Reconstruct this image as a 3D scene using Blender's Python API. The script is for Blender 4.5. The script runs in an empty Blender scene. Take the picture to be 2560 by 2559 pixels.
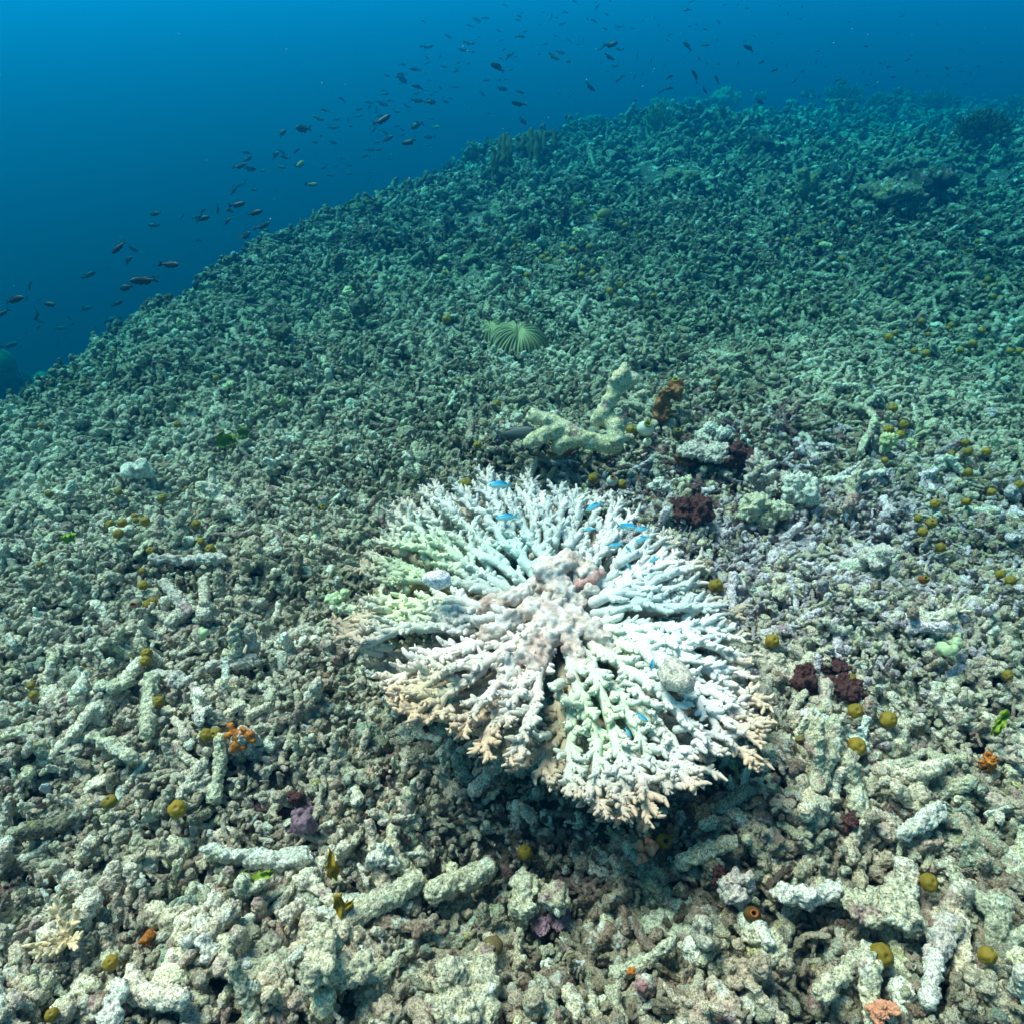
import bpy, bmesh, math, random
import numpy as np
from mathutils import Vector, Matrix, Euler, noise as mnoise

random.seed(7)
RNG = np.random.default_rng(11)
SC = bpy.context.scene
COL = SC.collection
R = math.radians

# ------------------------------------------------------------------ camera
FOV = 70.0
PITCH = 35.2
CAM_H = 0.65
cam_data = bpy.data.cameras.new('camera')
cam_data.sensor_fit = 'HORIZONTAL'
cam_data.angle = R(FOV)
cam_data.clip_start = 0.02
cam_data.clip_end = 500
cam = bpy.data.objects.new('camera', cam_data)
COL.objects.link(cam)
cam.location = (0, 0, CAM_H)
cam.rotation_euler = (R(90 - PITCH), 0, 0)
SC.camera = cam

# ------------------------------------------------------------------ light under water
SUN_EL, SUN_AZ = 62.0, -54.0          # azimuth from the view direction (+Y), negative = to the left
world = bpy.data.worlds.new('World')
SC.world = world
world.use_nodes = True
wn = world.node_tree.nodes
wl = world.node_tree.links
sky = wn.new('ShaderNodeTexSky')
sky.sky_type = 'NISHITA'
sky.sun_disc = False
sky.sun_elevation = R(SUN_EL)
sky.sun_rotation = R(SUN_AZ)
bgn = wn['Background']
wl.new(sky.outputs['Color'], bgn.inputs['Color'])
bgn.inputs['Strength'].default_value = 0.05

sun_data = bpy.data.lights.new('sun', 'SUN')
sun_data.energy = 5.0
sun_data.angle = R(26)
sun_data.color = (1.0, 0.41, 0.37)
sun = bpy.data.objects.new('sun', sun_data)
COL.objects.link(sun)
sd = Vector((math.sin(R(SUN_AZ)) * math.cos(R(SUN_EL)), math.cos(R(SUN_AZ)) * math.cos(R(SUN_EL)), math.sin(R(SUN_EL))))
sun.rotation_euler = sd.to_track_quat('Z', 'Y').to_euler()
sun.location = (0, 0, 12)

SC.view_settings.view_transform = 'Standard'
SC.view_settings.look = 'None'
SC.view_settings.gamma = 1.0
SC.view_settings.use_curve_mapping = False
SC.view_settings.exposure = 1.8
SC.render.engine = 'CYCLES'
SC.cycles.max_bounces = 5
SC.cycles.diffuse_bounces = 3
SC.cycles.volume_bounces = 0
SC.cycles.transparent_max_bounces = 4
SC.cycles.use_denoising = True

# ------------------------------------------------------------------ small numeric helpers
_PT = np.random.default_rng(3).permutation(256)
_VT = np.random.default_rng(4).random(256) * 2 - 1


def vnoise(x, y, seed=0):
    x = np.asarray(x, float) + seed * 17.31
    y = np.asarray(y, float) + seed * 9.77
    xi = np.floor(x).astype(int)
    yi = np.floor(y).astype(int)
    fx, fy = x - xi, y - yi
    fx = fx * fx * fx * (fx * (fx * 6 - 15) + 10)
    fy = fy * fy * fy * (fy * (fy * 6 - 15) + 10)

    def h(a, b):
        return _VT[_PT[(_PT[a & 255] + b) & 255]]
    a = h(xi, yi) * (1 - fx) + h(xi + 1, yi) * fx
    b = h(xi, yi + 1) * (1 - fx) + h(xi + 1, yi + 1) * fx
    return a * (1 - fy) + b * fy


def smooth(a, b, x):
    t = np.clip((np.asarray(x, float) - a) / (b - a), 0, 1)
    return t * t * (3 - 2 * t)


# ------------------------------------------------------------------ the reef's shape
_EY = np.array([-8.0, -2.0, 0.0, 1.3, 2.0, 3.2, 4.6, 6.0, 8.0, 11.0, 20.0, 40.0, 90.0])
_EX = np.array([-1.08, -1.08, -1.08, -1.09, -1.06, -0.72, -0.02, 0.80, 2.1, 4.1, 9.4, 26.0, 70.0])


def edge_d(x, y):
    xe = np.interp(y, _EY, _EX)
    sl = (np.interp(np.asarray(y) + .3, _EY, _EX) - np.interp(np.asarray(y) - .3, _EY, _EX)) / .6
    return (np.asarray(x, float) - xe) / np.sqrt(1 + sl * sl)


def ground(x, y):
    x = np.asarray(x, float)
    y = np.asarray(y, float)
    r = np.hypot(x, y)
    d = edge_d(x, y)
    k = 0.95
    a = 0.10 + 0.04 * np.clip(r, 0, 14)
    t = -d + a * 0.15
    drop = k * (t + np.sqrt(t * t + a * a)) * 0.5
    z = -np.minimum(drop, 9.0 + 0.05 * drop)
    far = smooth(1.2, 7, r)
    z = z + (0.012 + 0.075 * far) * vnoise(x * 0.9, y * 0.9, 1)
    z = z + (0.012 + 0.080 * far) * vnoise(x * 2.3, y * 2.3, 2)
    z = z + (0.014 + 0.045 * far) * vnoise(x * 5.1, y * 5.1, 3)
    z = z + 0.010 * vnoise(x * 12, y * 12, 4)
    z = z + 0.016 * vnoise(x * 8.3, y * 8.3, 6) - 0.10 * np.clip(r - 5.0, 0, None)
    # low swells of the rubble field
    z = z + 0.05 * np.exp(-(((x - 0.75) / 0.45) ** 2 + ((y - 1.25) / 0.35) ** 2))
    z = z + 0.10 * np.exp(-(((x - 2.5) / 0.9) ** 2 + ((y - 3.4) / 0.5) ** 2))
    z = z - 0.05 * np.exp(-(((x - 0.22) / 0.22) ** 2 + ((y - 1.02) / 0.07) ** 2))
    z = z - 0.06 * np.exp(-(((x + 0.05) / 0.3) ** 2 + ((y - 0.36) / 0.09) ** 2))
    return z


cP, sP = math.cos(R(PITCH)), math.sin(R(PITCH))
TH = math.tan(R(FOV / 2))
W0, H0 = 2560.0, 2559.0


def ray(u, v):
    X = (u - W0 / 2) / (W0 / 2) * TH
    Y = (H0 / 2 - v) / (W0 / 2) * TH
    return Vector((X, cP + Y * sP, Y * cP - sP))      # length 1 along the lens axis


def at_depth(u, v, t):
    return Vector((0, 0, CAM_H)) + ray(u, v) * t


def at_z(u, v, z):
    d = ray(u, v)
    return Vector((0, 0, CAM_H)) + d * ((z - CAM_H) / d.z)


_TS = 0.3 * (40 / 0.3) ** (np.arange(1400) / 1399)


def hit_depth(u, v, dz=0.0):
    d = ray(u, v)
    z = CAM_H + d.z * _TS - ground(d.x * _TS, d.y * _TS) - dz - .008
    w = np.where(z < 0)[0]
    return None if len(w) == 0 else float(_TS[w[0]])


def at_ground(u, v, dz=0.0):
    t = hit_depth(u, v, dz)
    if t is None:
        t = 25.0
    return at_depth(u, v, t)


def project(p):
    dx, dy, dz = p[..., 0], p[..., 1], p[..., 2] - CAM_H
    t = dy * cP - dz * sP
    Y = (dy * sP + dz * cP) / t
    X = dx / t
    return W0 / 2 + X / TH * W0 / 2, H0 / 2 - Y / TH * W0 / 2, t


PXM = 2 * TH / W0        # metres per photo pixel at depth 1

# ------------------------------------------------------------------ materials
def new_mat(name):
    m = bpy.data.materials.new(name)
    m.use_nodes = True
    nt = m.node_tree
    b = nt.nodes['Principled BSDF']
    b.inputs['Roughness'].default_value = 0.9
    b.inputs['Specular IOR Level'].default_value = 0.15
    return m, nt, b


def nd(nt, t, **kw):
    n = nt.nodes.new(t)
    for k, v in kw.items():
        if k.startswith('i_'):
            n.inputs[k[2:].replace('_', ' ')].default_value = v
        else:
            setattr(n, k, v)
    return n


def ramp(nt, fac, stops, interp='LINEAR'):
    n = nt.nodes.new('ShaderNodeValToRGB')
    n.color_ramp.interpolation = interp
    e = n.color_ramp.elements
    while len(e) < len(stops):
        e.new(0.5)
    for el, (p, c) in zip(e, stops):
        el.position = p
        el.color = c if len(c) == 4 else (*c, 1)
    nt.links.new(fac, n.inputs['Fac'])
    return n.outputs['Color']


def mix(nt, a, b, fac, mode='MIX'):
    n = nt.nodes.new('ShaderNodeMix')
    n.data_type = 'RGBA'
    n.blend_type = mode
    for sock, val in ((n.inputs[6], a), (n.inputs[7], b), (n.inputs[0], fac)):
        if isinstance(val, bpy.types.NodeSocket):
            nt.links.new(val, sock)
        elif isinstance(val, (int, float)):
            sock.default_value = val
        else:
            sock.default_value = (*val, 1) if len(val) == 3 else val
    return n.outputs[2]


def local_coords(nt):
    """object coordinates shifted by the object's own random number"""
    tc = nd(nt, 'ShaderNodeTexCoord')
    oi = nd(nt, 'ShaderNodeObjectInfo')
    mul = nd(nt, 'ShaderNodeVectorMath', operation='MULTIPLY')
    cmb = nd(nt, 'ShaderNodeCombineXYZ')
    for s in ('X', 'Y', 'Z'):
        nt.links.new(oi.outputs['Random'], cmb.inputs[s])
    nt.links.new(cmb.outputs[0], mul.inputs[0])
    mul.inputs[1].default_value = (31.0, 57.0, 83.0)
    add = nd(nt, 'ShaderNodeVectorMath', operation='ADD')
    nt.links.new(tc.outputs['Object'], add.inputs[0])
    nt.links.new(mul.outputs[0], add.inputs[1])
    return add.outputs[0], oi.outputs['Random']


def noise_tex(nt, co, scale, detail=3, rough=0.6, dist=0.0):
    n = nd(nt, 'ShaderNodeTexNoise')
    n.inputs['Scale'].default_value = scale
    n.inputs['Detail'].default_value = detail
    n.inputs['Roughness'].default_value = rough
    n.inputs['Distortion'].default_value = dist
    nt.links.new(co, n.inputs['Vector'])
    return n.outputs['Fac']


def voro(nt, co, scale):
    n = nd(nt, 'ShaderNodeTexVoronoi')
    n.inputs['Scale'].default_value = scale
    nt.links.new(co, n.inputs['Vector'])
    return n.outputs['Distance']


def bump(nt, b, h, strength=0.6, dist=0.002):
    n = nd(nt, 'ShaderNodeBump')
    n.inputs['Strength'].default_value = strength
    n.inputs['Distance'].default_value = dist
    nt.links.new(h, n.inputs['Height'])
    nt.links.new(n.outputs[0], b.inputs['Normal'])


def crust_material(name, attr=None, colour=None, patches=True, speck=1.0, f=1.0, own=False):
    """rough, silt-dusted, encrusted reef limestone; colour from an attribute or fixed"""
    m, nt, b = new_mat(name)
    co, rnd = local_coords(nt)
    if attr:
        a = nd(nt, 'ShaderNodeAttribute', attribute_name=attr)
        a.attribute_type = 'GEOMETRY' if own else 'INSTANCER'
        base = a.outputs['Color']
    else:
        base = nd(nt, 'ShaderNodeRGB').outputs[0]
        base.default_value = (*colour, 1)
    n_big = noise_tex(nt, co, 45 * f, 3, 0.6)
    n_mid = noise_tex(nt, co, 150 * f, 4, 0.7)
    n_fin = noise_tex(nt, co, 430 * f, 3, 0.8)
    v = voro(nt, co, 330 * f)
    c = base
    if patches:
        c = mix(nt, c, (0.60, 0.62, 0.50), ramp(nt, n_big, [(0.55, (0, 0, 0)), (0.68, (.75, .75, .75))]))
        c = mix(nt, c, (0.075, 0.070, 0.045), ramp(nt, n_mid, [(0.60, (0, 0, 0)), (0.72, (.7, .7, .7))]))
        n_pk = noise_tex(nt, co, 28 * f, 2, 0.5)
        c = mix(nt, c, (0.30, 0.13, 0.15), ramp(nt, n_pk, [(0.62, (0, 0, 0)), (0.70, (.65, .65, .65))]))
        n_ol = noise_tex(nt, co, 37 * f, 2, 0.6, 0.4)
        c = mix(nt, c, (0.34, 0.29, 0.075), ramp(nt, n_ol, [(0.63, (0, 0, 0)), (0.72, (.6, .6, .6))]))
        c = mix(nt, c, (0.16, 0.30, 0.24), ramp(nt, n_ol, [(0.27, (.55, .55, .55)), (0.36, (0, 0, 0))]))
    c = mix(nt, c, ramp(nt, n_mid, [(0.28, (.45, .45, .45)), (0.5, (1, 1, 1)), (0.72, (1.35, 1.35, 1.35))]), 1.0, 'MULTIPLY')
    c = mix(nt, c, ramp(nt, n_fin, [(0.36, (.16, .16, .15)), (0.48, (.95, .95, .95)), (0.66, (1.6, 1.6, 1.6))]), 0.9 * speck, 'MULTIPLY')
    c = mix(nt, c, ramp(nt, v, [(0.12, (.22, .20, .17)), (0.26, (1, 1, 1))]), 0.7 * speck, 'MULTIPLY')
    nt.links.new(c, b.inputs['Base Color'])
    h = nd(nt, 'ShaderNodeMath', operation='ADD')
    nt.links.new(n_mid, h.inputs[0])
    h2 = nd(nt, 'ShaderNodeMath', operation='MULTIPLY')
    nt.links.new(n_fin, h2.inputs[0])
    h2.inputs[1].default_value = 0.55
    nt.links.new(h2.outputs[0], h.inputs[1])
    bump(nt, b, h.outputs[0], 0.9, 0.004 / f)
    return m


def plain_material(name, colour, var=0.25, scale=120, rough=0.7, bumps=0.3, attr=None, sss=0.0, spots=None):
    m, nt, b = new_mat(name)
    co, rnd = local_coords(nt)
    if attr:
        base = nd(nt, 'ShaderNodeAttribute', attribute_name=attr).outputs['Color']
    else:
        base = nd(nt, 'ShaderNodeRGB').outputs[0]
        base.default_value = (*colour, 1)
    n = noise_tex(nt, co, scale, 4, 0.65)
    lo, hi = 1 - var, 1 + var
    c = mix(nt, base, ramp(nt, n, [(0.3, (lo, lo, lo)), (0.7, (hi, hi, hi))]), 1.0, 'MULTIPLY')
    r2 = ramp(nt, rnd, [(0, (0.8, 0.82, 0.8)), (1, (1.2, 1.15, 1.1))])
    c = mix(nt, c, r2, 1.0, 'MULTIPLY')
    if spots:
        v = voro(nt, co, spots[1])
        c = mix(nt, c, spots[0], ramp(nt, v, [(spots[2], (1, 1, 1)), (spots[2] + .08, (0, 0, 0))]))
    nt.links.new(c, b.inputs['Base Color'])
    b.inputs['Roughness'].default_value = rough
    if bumps:
        bump(nt, b, n, bumps, 0.3 / scale)
    if sss:
        b.inputs['Subsurface Weight'].default_value = sss
        b.inputs['Subsurface Radius'].default_value = (0.006, 0.006, 0.004)
    return m


M = {}
M['rubble'] = crust_material('coral_rubble_crust', attr='tint')
M['seabed'] = crust_material('seabed_silt', colour=(0.085, 0.080, 0.060), f=0.5)


# ------------------------------------------------------------------ objects and meshes
def link(o, parent=None):
    COL.objects.link(o)
    if parent is not None:
        o.parent = parent
    return o


def tag(o, label=None, cat=None, group=None, kind=None):
    if label:
        o['label'] = label
    if cat:
        o['category'] = cat
    if group:
        o['group'] = group
    if kind:
        o['kind'] = kind
    return o


def empty(name, loc=(0, 0, 0)):
    o = bpy.data.objects.new(name, None)
    o.location = loc
    o.empty_display_size = 0.05
    return link(o)


def displace(me, fn):
    me.update()
    n = len(me.vertices)
    co = np.empty(n * 3, np.float32)
    no = np.empty(n * 3, np.float32)
    me.vertices.foreach_get('co', co)
    me.vertex_normals.foreach_get('vector', no)
    co, no = co.reshape(-1, 3), no.reshape(-1, 3)
    h = np.array([fn(Vector(c)) for c in co.tolist()], np.float32)
    me.vertices.foreach_set('co', (co + no * h[:, None]).ravel())
    me.update()


class MB:
    """collects tubes and patches; build() links them as one mesh object"""

    def __init__(self):
        self.v, self.f, self.c = [], [], []

    def tube(self, pts, rad, sides=8, col=None, cap=True, squash=None):
        P = [Vector(p) for p in pts]
        n = len(P)
        base = len(self.v)
        t_prev = None
        nrm = None
        for i in range(n):
            if i == 0:
                t = P[1] - P[0]
            elif i == n - 1:
                t = P[-1] - P[-2]
            else:
                t = (P[i + 1] - P[i]).normalized() + (P[i] - P[i - 1]).normalized()
            t = t.normalized() if t.length > 1e-9 else Vector((0, 0, 1))
            if nrm is None:
                a = Vector((0, 0, 1)) if abs(t.z) < 0.9 else Vector((1, 0, 0))
                nrm = t.cross(a).normalized()
            else:
                nrm = (nrm - t * nrm.dot(t))
                nrm = nrm.normalized() if nrm.length > 1e-6 else t.orthogonal().normalized()
            bi = t.cross(nrm)
            for k in range(sides):
                an = 2 * math.pi * k / sides
                self.v.append(P[i] + (nrm * math.cos(an) + bi * math.sin(an)) * rad[i])
                if col is not None:
                    self.c.append(col[i])
            t_prev = t
        for i in range(n - 1):
            for k in range(sides):
                a = base + i * sides + k
                b = base + i * sides + (k + 1) % sides
                self.f.append((a, b, b + sides, a + sides))
        if cap:
            t = (P[-1] - P[-2]).normalized()
            self._cap(base + (n - 1) * sides, sides, P[-1], t, rad[-1], col[-1] if col else None, False)
            t = (P[0] - P[1]).normalized()
            self._cap(base, sides, P[0], t, rad[0], col[0] if col else None, True)

    def _cap(self, start, sides, p, t, r, c, flip):
        b2 = len(self.v)
        for k in range(sides):
            q = self.v[start + k]
            self.v.append(p + (q - p) * 0.62 + t * r * 0.62)
            if c is not None:
                self.c.append(c)
        tip = len(self.v)
        self.v.append(p + t * r * 0.85)
        if c is not None:
            self.c.append(c)
        for k in range(sides):
            a, b = start + k, start + (k + 1) % sides
            a2, b2_ = b2 + k, b2 + (k + 1) % sides
            if flip:
                self.f.append((b, a, a2, b2_))
                self.f.append((b2_, a2, tip))
            else:
                self.f.append((a, b, b2_, a2))
                self.f.append((a2, b2_, tip))

    def quadstrip(self, rows, col=None):
        base = len(self.v)
        m = len(rows[0])
        for i, r in enumerate(rows):
            for q in r:
                self.v.append(Vector(q))
                if col is not None:
                    self.c.append(col[i])
        for i in range(len(rows) - 1):
            for k in range(m - 1):
                a = base + i * m + k
                self.f.append((a, a + 1, a + 1 + m, a + m))

    def mesh(self, name, mat=None, rough=0.0, rscale=60.0, smooth_=True):
        v = self.v
        me = bpy.data.meshes.new(name)
        me.from_pydata([tuple(q) for q in v], [], self.f)
        if rough:
            displace(me, lambda c: rough * (mnoise.noise(c * rscale) + 0.5 * mnoise.noise(c * rscale * 2.7)))
        if smooth_:
            me.polygons.foreach_set('use_smooth', [True] * len(me.polygons))
        if self.c:
            a = me.color_attributes.new('col', 'FLOAT_COLOR', 'POINT')
            buf = np.ones((len(v), 4), np.float32)
            buf[:, :3] = np.array([tuple(c)[:3] for c in self.c], np.float32)
            a.data.foreach_set('color', buf.ravel())
        if mat:
            me.materials.append(mat)
        me.update()
        return me

    def build(self, name, mat, parent=None, **kw):
        o = bpy.data.objects.new(name, self.mesh(name, mat, **kw))
        return link(o, parent)


def remeshed(name, me_src, voxel, mat, fn=None, smooth_iter=0):
    """union of overlapping shells as one skin, then displaced along the normals by fn(co)"""
    o = bpy.data.objects.new('scratch', me_src)
    COL.objects.link(o)
    md = o.modifiers.new('r', 'REMESH')
    md.mode = 'VOXEL'
    md.voxel_size = voxel
    if smooth_iter:
        s = o.modifiers.new('s', 'SMOOTH')
        s.iterations = smooth_iter
        s.factor = 0.5
    dg = bpy.context.evaluated_depsgraph_get()
    me = bpy.data.meshes.new_from_object(o.evaluated_get(dg))
    bpy.data.objects.remove(o)
    me.name = name
    if fn:
        displace(me, fn)
    me.polygons.foreach_set('use_smooth', [True] * len(me.polygons))
    me.materials.clear()
    if mat:
        me.materials.append(mat)
    me.update()
    return me


def ico(mb, c, r, sub=2, scale=(1, 1, 1), rot=None):
    bm = bmesh.new()
    bmesh.ops.create_icosphere(bm, subdivisions=sub, radius=1.0)
    base = len(mb.v)
    for q in bm.verts:
        p = Vector((q.co.x * scale[0], q.co.y * scale[1], q.co.z * scale[2])) * r
        if rot is not None:
            p.rotate(rot)
        mb.v.append(Vector(c) + p)
    for f in bm.faces:
        mb.f.append(tuple(base + q.index for q in f.verts))
    bm.free()


# ------------------------------------------------------------------ the seabed sheet
def make_seabed():
    na = 300
    rad = np.concatenate([[0.04], 0.10 * (110 / 0.10) ** (np.arange(240) / 239.0)])
    az = np.linspace(0, 2 * math.pi, na, endpoint=False)
    rr, aa = np.meshgrid(rad, az, indexing='ij')
    x, y = rr * np.sin(aa), rr * np.cos(aa)
    z = ground(x, y) - 0.012
    V = np.stack([x, y, z], -1).reshape(-1, 3)
    F = []
    for i in range(len(rad) - 1):
        for k in range(na):
            k2 = (k + 1) % na
            F.append((i * na + k, i * na + k2, (i + 1) * na + k2, (i + 1) * na + k))
    F.append(tuple(range(na)))
    me = bpy.data.meshes.new('seabed')
    me.from_pydata(V.tolist(), [], [tuple(reversed(f)) for f in F])
    me.polygons.foreach_set('use_smooth', [True] * len(me.polygons))
    me.materials.append(M['seabed'])
    o = link(bpy.data.objects.new('seabed', me))
    tag(o, 'brown silt of the sloping reef flat under the rubble', 'seabed', kind='structure')
    return o


make_seabed()

# ------------------------------------------------------------------ kinds of coral fragment
SRC = bpy.data.collections.new('fragment_kinds')     # holds the shapes; not linked to the scene


def frag_noise(seed, a1, a2, pit):
    off = Vector((seed * 3.7, seed * 1.9, seed * 7.1))

    def fn(c):
        n = a1 * mnoise.noise(c * 95 + off) + a2 * mnoise.noise(c * 260 + off)
        n += 0.6 * a2 * mnoise.noise(c * 520 + off)
        w = mnoise.noise(c * 170 - off)
        return n - pit * max(0.0, w - 0.25) * 3
    return fn


def make_fragments():
    rg = random.Random(5)
    out = []

    def path(L, bend, n=6):
        p = [Vector((-L / 2, 0, 0))]
        d = Vector((1, rg.uniform(-.2, .2), rg.uniform(-.2, .2))).normalized()
        for i in range(n):
            d = (d + Vector((0, rg.uniform(-bend, bend), rg.uniform(-bend, bend)))).normalized()
            p.append(p[-1] + d * (L / n))
        return p
    kinds = ['finger'] * 15 + ['fork'] * 11 + ['knob'] * 7 + ['chunk'] * 5 + ['shard'] * 4
    for i, kd in enumerate(kinds):
        mb = MB()
        if kd == 'finger':
            L, r = rg.uniform(.035, .085), rg.uniform(.0062, .0105)
            p = path(L, .28)
            mb.tube(p, [r * rg.uniform(.8, 1.12) * (1 - .25 * k / len(p)) for k in range(len(p))], 10)
            for k in range(rg.randint(0, 4)):
                q = rg.choice(p)
                ico(mb, q + Vector((0, rg.uniform(-1, 1), rg.uniform(-1, 1))).normalized() * r * .7, r * rg.uniform(.45, .75), 1)
        elif kd == 'fork':
            L, r = rg.uniform(.045, .075), rg.uniform(.0060, .0090)
            p = path(L, .22)
            mb.tube(p, [r * rg.uniform(.85, 1.1) for k in range(len(p))], 10)
            for k in range(rg.randint(1, 3)):
                q = p[rg.randint(1, len(p) - 2)]
                d = Vector((rg.uniform(-.3, .9), rg.uniform(-1, 1), rg.uniform(-1, 1))).normalized()
                l2 = rg.uniform(.016, .036)
                mb.tube([q, q + d * l2 * .5, q + d * l2 + Vector((rg.uniform(-.3, .3), 0, 0)) * l2 * .3], [r * .95, r * .8, r * .66], 8)
        elif kd == 'knob':
            for k in range(rg.randint(3, 6)):
                ico(mb, [rg.uniform(-.013, .013), rg.uniform(-.010, .010), rg.uniform(-.008, .008)], rg.uniform(.0075, .0125), 2)
        elif kd == 'chunk':
            for k in range(3):
                ico(mb, [rg.uniform(-.011, .011), rg.uniform(-.008, .008), rg.uniform(-.005, .005)], rg.uniform(.012, .017), 2,
                    (rg.uniform(.7, 1.3), rg.uniform(.6, 1), rg.uniform(.5, .9)), Euler((rg.random() * 3, rg.random() * 3, rg.random() * 3)))
        else:
            for k in range(3):
                ico(mb, [rg.uniform(-.016, .016), rg.uniform(-.012, .012), rg.uniform(-.002, .002)], rg.uniform(.014, .02), 2, (1.1, .8, .28),
                    Euler((rg.uniform(-.3, .3), rg.uniform(-.3, .3), rg.random() * 3)))
        src = mb.mesh('f')
        me = remeshed('coral_fragment_%02d' % i, src, .0017, M['rubble'], frag_noise(i + 1, .0026, .0021, .0024))
        o = bpy.data.objects.new('fragment_%02d_%s' % (i, kd), me)
        SRC.objects.link(o)
        out.append((kd, me))
    return out


FRAG = make_fragments()
NK = len(FRAG)


# ------------------------------------------------------------------ scatter
PAL = np.array([[.52, .48, .31], [.36, .35, .235], [.23, .23, .155], [.13, .12, .075], [.42, .34, .235], [.68, .64, .49], [.28, .19, .14], [.22, .27, .20]])
PAL = np.minimum(PAL * 1.25, .78)
PW = np.array([.22, .17, .13, .11, .14, .11, .09, .03])


def zone_tint(x, y, n, rg):
    t = PAL[rg.choice(len(PAL), n, p=PW / PW.sum())] * rg.uniform(.75, 1.2, (n, 1))
    # silt and turf coat neighbouring pieces alike
    q = .5 + .9 * vnoise(x * 3.3, y * 3.3, 21) + .55 * vnoise(x * 9.5, y * 9.5, 22) + rg.normal(0, .24, n)
    coat = np.stack([np.interp(q, [0, .35, .7, 1.05], c) for c in ([.17, .37, .66, .86], [.12, .275, .50, .70], [.075, .19, .355, .54])], -1)
    mixw = np.where(rg.random(n) < .38, .10, .60)[:, None]
    t = t * (1 - mixw) + coat * mixw
    # the patch of bare, pinkish-grey stones right of the table coral
    c = at_ground(2020, 1330)
    w = np.exp(-(((x - c.x) / .28) ** 2 + ((y - c.y) / .20) ** 2))
    pk = np.array([.70, .57, .58]) * rg.uniform(.55, 1.25, (n, 1))
    m = rg.random(n) < w * .85
    t[m] = pk[m]
    c = at_ground(1760, 1200)
    w = np.exp(-(((x - c.x) / .22) ** 2 + ((y - c.y) / .12) ** 2))
    m = rg.random(n) < w * .5
    t[m] = (np.array([.22, .12, .12]) * rg.uniform(.5, 1.2, (n, 1)))[m]
    # dark turf plus strobe falloff and lost red, painted into the tints by distance
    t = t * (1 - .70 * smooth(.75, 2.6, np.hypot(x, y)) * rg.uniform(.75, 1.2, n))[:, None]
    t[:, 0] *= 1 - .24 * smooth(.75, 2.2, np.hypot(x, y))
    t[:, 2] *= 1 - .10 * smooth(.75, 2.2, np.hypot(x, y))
    # darker brown pieces under the front rim of the table
    c = at_ground(1480, 2080)
    w = np.exp(-(((x - c.x) / .16) ** 2 + ((y - c.y) / .05) ** 2))
    m = rg.random(n) < w * .8
    t[m] = (np.array([.17, .125, .095]) * rg.uniform(.6, 1.3, (n, 1)))[m]
    return t


def scatter(rg):
    X, Y = [], []
    edges = 0.10 * (34 / 0.10) ** (np.arange(90) / 89.0)
    S = []
    for r0, r1 in zip(edges[:-1], edges[1:]):
        rm = .5 * (r0 + r1)
        half = R(80) if rm < 1.2 else (R(58) if rm < 4 else R(48))
        s = float(np.interp(rm, [.35, .60, .95, 1.5], [.56, .52, .46, .47])) * (1.0 if rm < 1.5 else (rm / 1.5) ** .84)
        n = int(half * (r1 * r1 - r0 * r0) * 2.6 / (.029 * .029 * s * s))
        r = np.sqrt(rg.uniform(r0 * r0, r1 * r1, n))
        a = rg.uniform(-half, half, n)
        X.append(r * np.sin(a)); Y.append(r * np.cos(a)); S.append(np.full(n, s))
    x, y, s = map(np.concatenate, (X, Y, S))
    d = edge_d(x, y)
    keep = d > -(0.35 + .06 * np.hypot(x, y))
    hollow = vnoise(x * 14 / np.sqrt(s), y * 14 / np.sqrt(s), 8) < -.34
    keep &= ~(hollow & (rg.random(len(x)) < .75))
    x, y, s = x[keep], y[keep], s[keep]
    return x, y, s


def build_scatter():
    rg = np.random.default_rng(21)
    x, y, s = scatter(rg)
    n = len(x)
    r = np.hypot(x, y)
    kd = rg.integers(0, NK, n)
    sc = s * np.clip(rg.lognormal(-.10, .38, n), .4, 1.7)
    big = (rg.random(n) < .010) & (r > .75)
    sc = np.where(big, sc * rg.uniform(1.3, 1.75, n), sc)
    z = ground(x, y) + rg.uniform(-.018, .016, n) * s - .012 * np.clip(s - .7, 0, 3)
    # loose clumps stand proud, hollows between them stay empty
    cl = vnoise(x * 14 / np.sqrt(s), y * 14 / np.sqrt(s), 8)
    z = z + .030 * s * cl - .05 * s * smooth(.35, .6, -vnoise(x * 3.7, y * 3.7, 31)) * smooth(1.2, 2.5, r) + .03 * smooth(2.5, 6, r) * vnoise(x * 3.1, y * 3.1, 12) * s
    rot = np.stack([rg.uniform(0, 6.28, n), rg.normal(0, .52, n), rg.uniform(0, 6.28, n)], -1)
    rot[big, 1] *= .5
    up = (rg.random(n) < .09 + .14 * smooth(1.5, 5, r)) & ~big
    rot[up, 1] = rg.uniform(.8, 1.6, up.sum())
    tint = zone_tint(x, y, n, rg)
    return np.stack([x, y, z], -1), rot, sc, kd, tint


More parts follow.
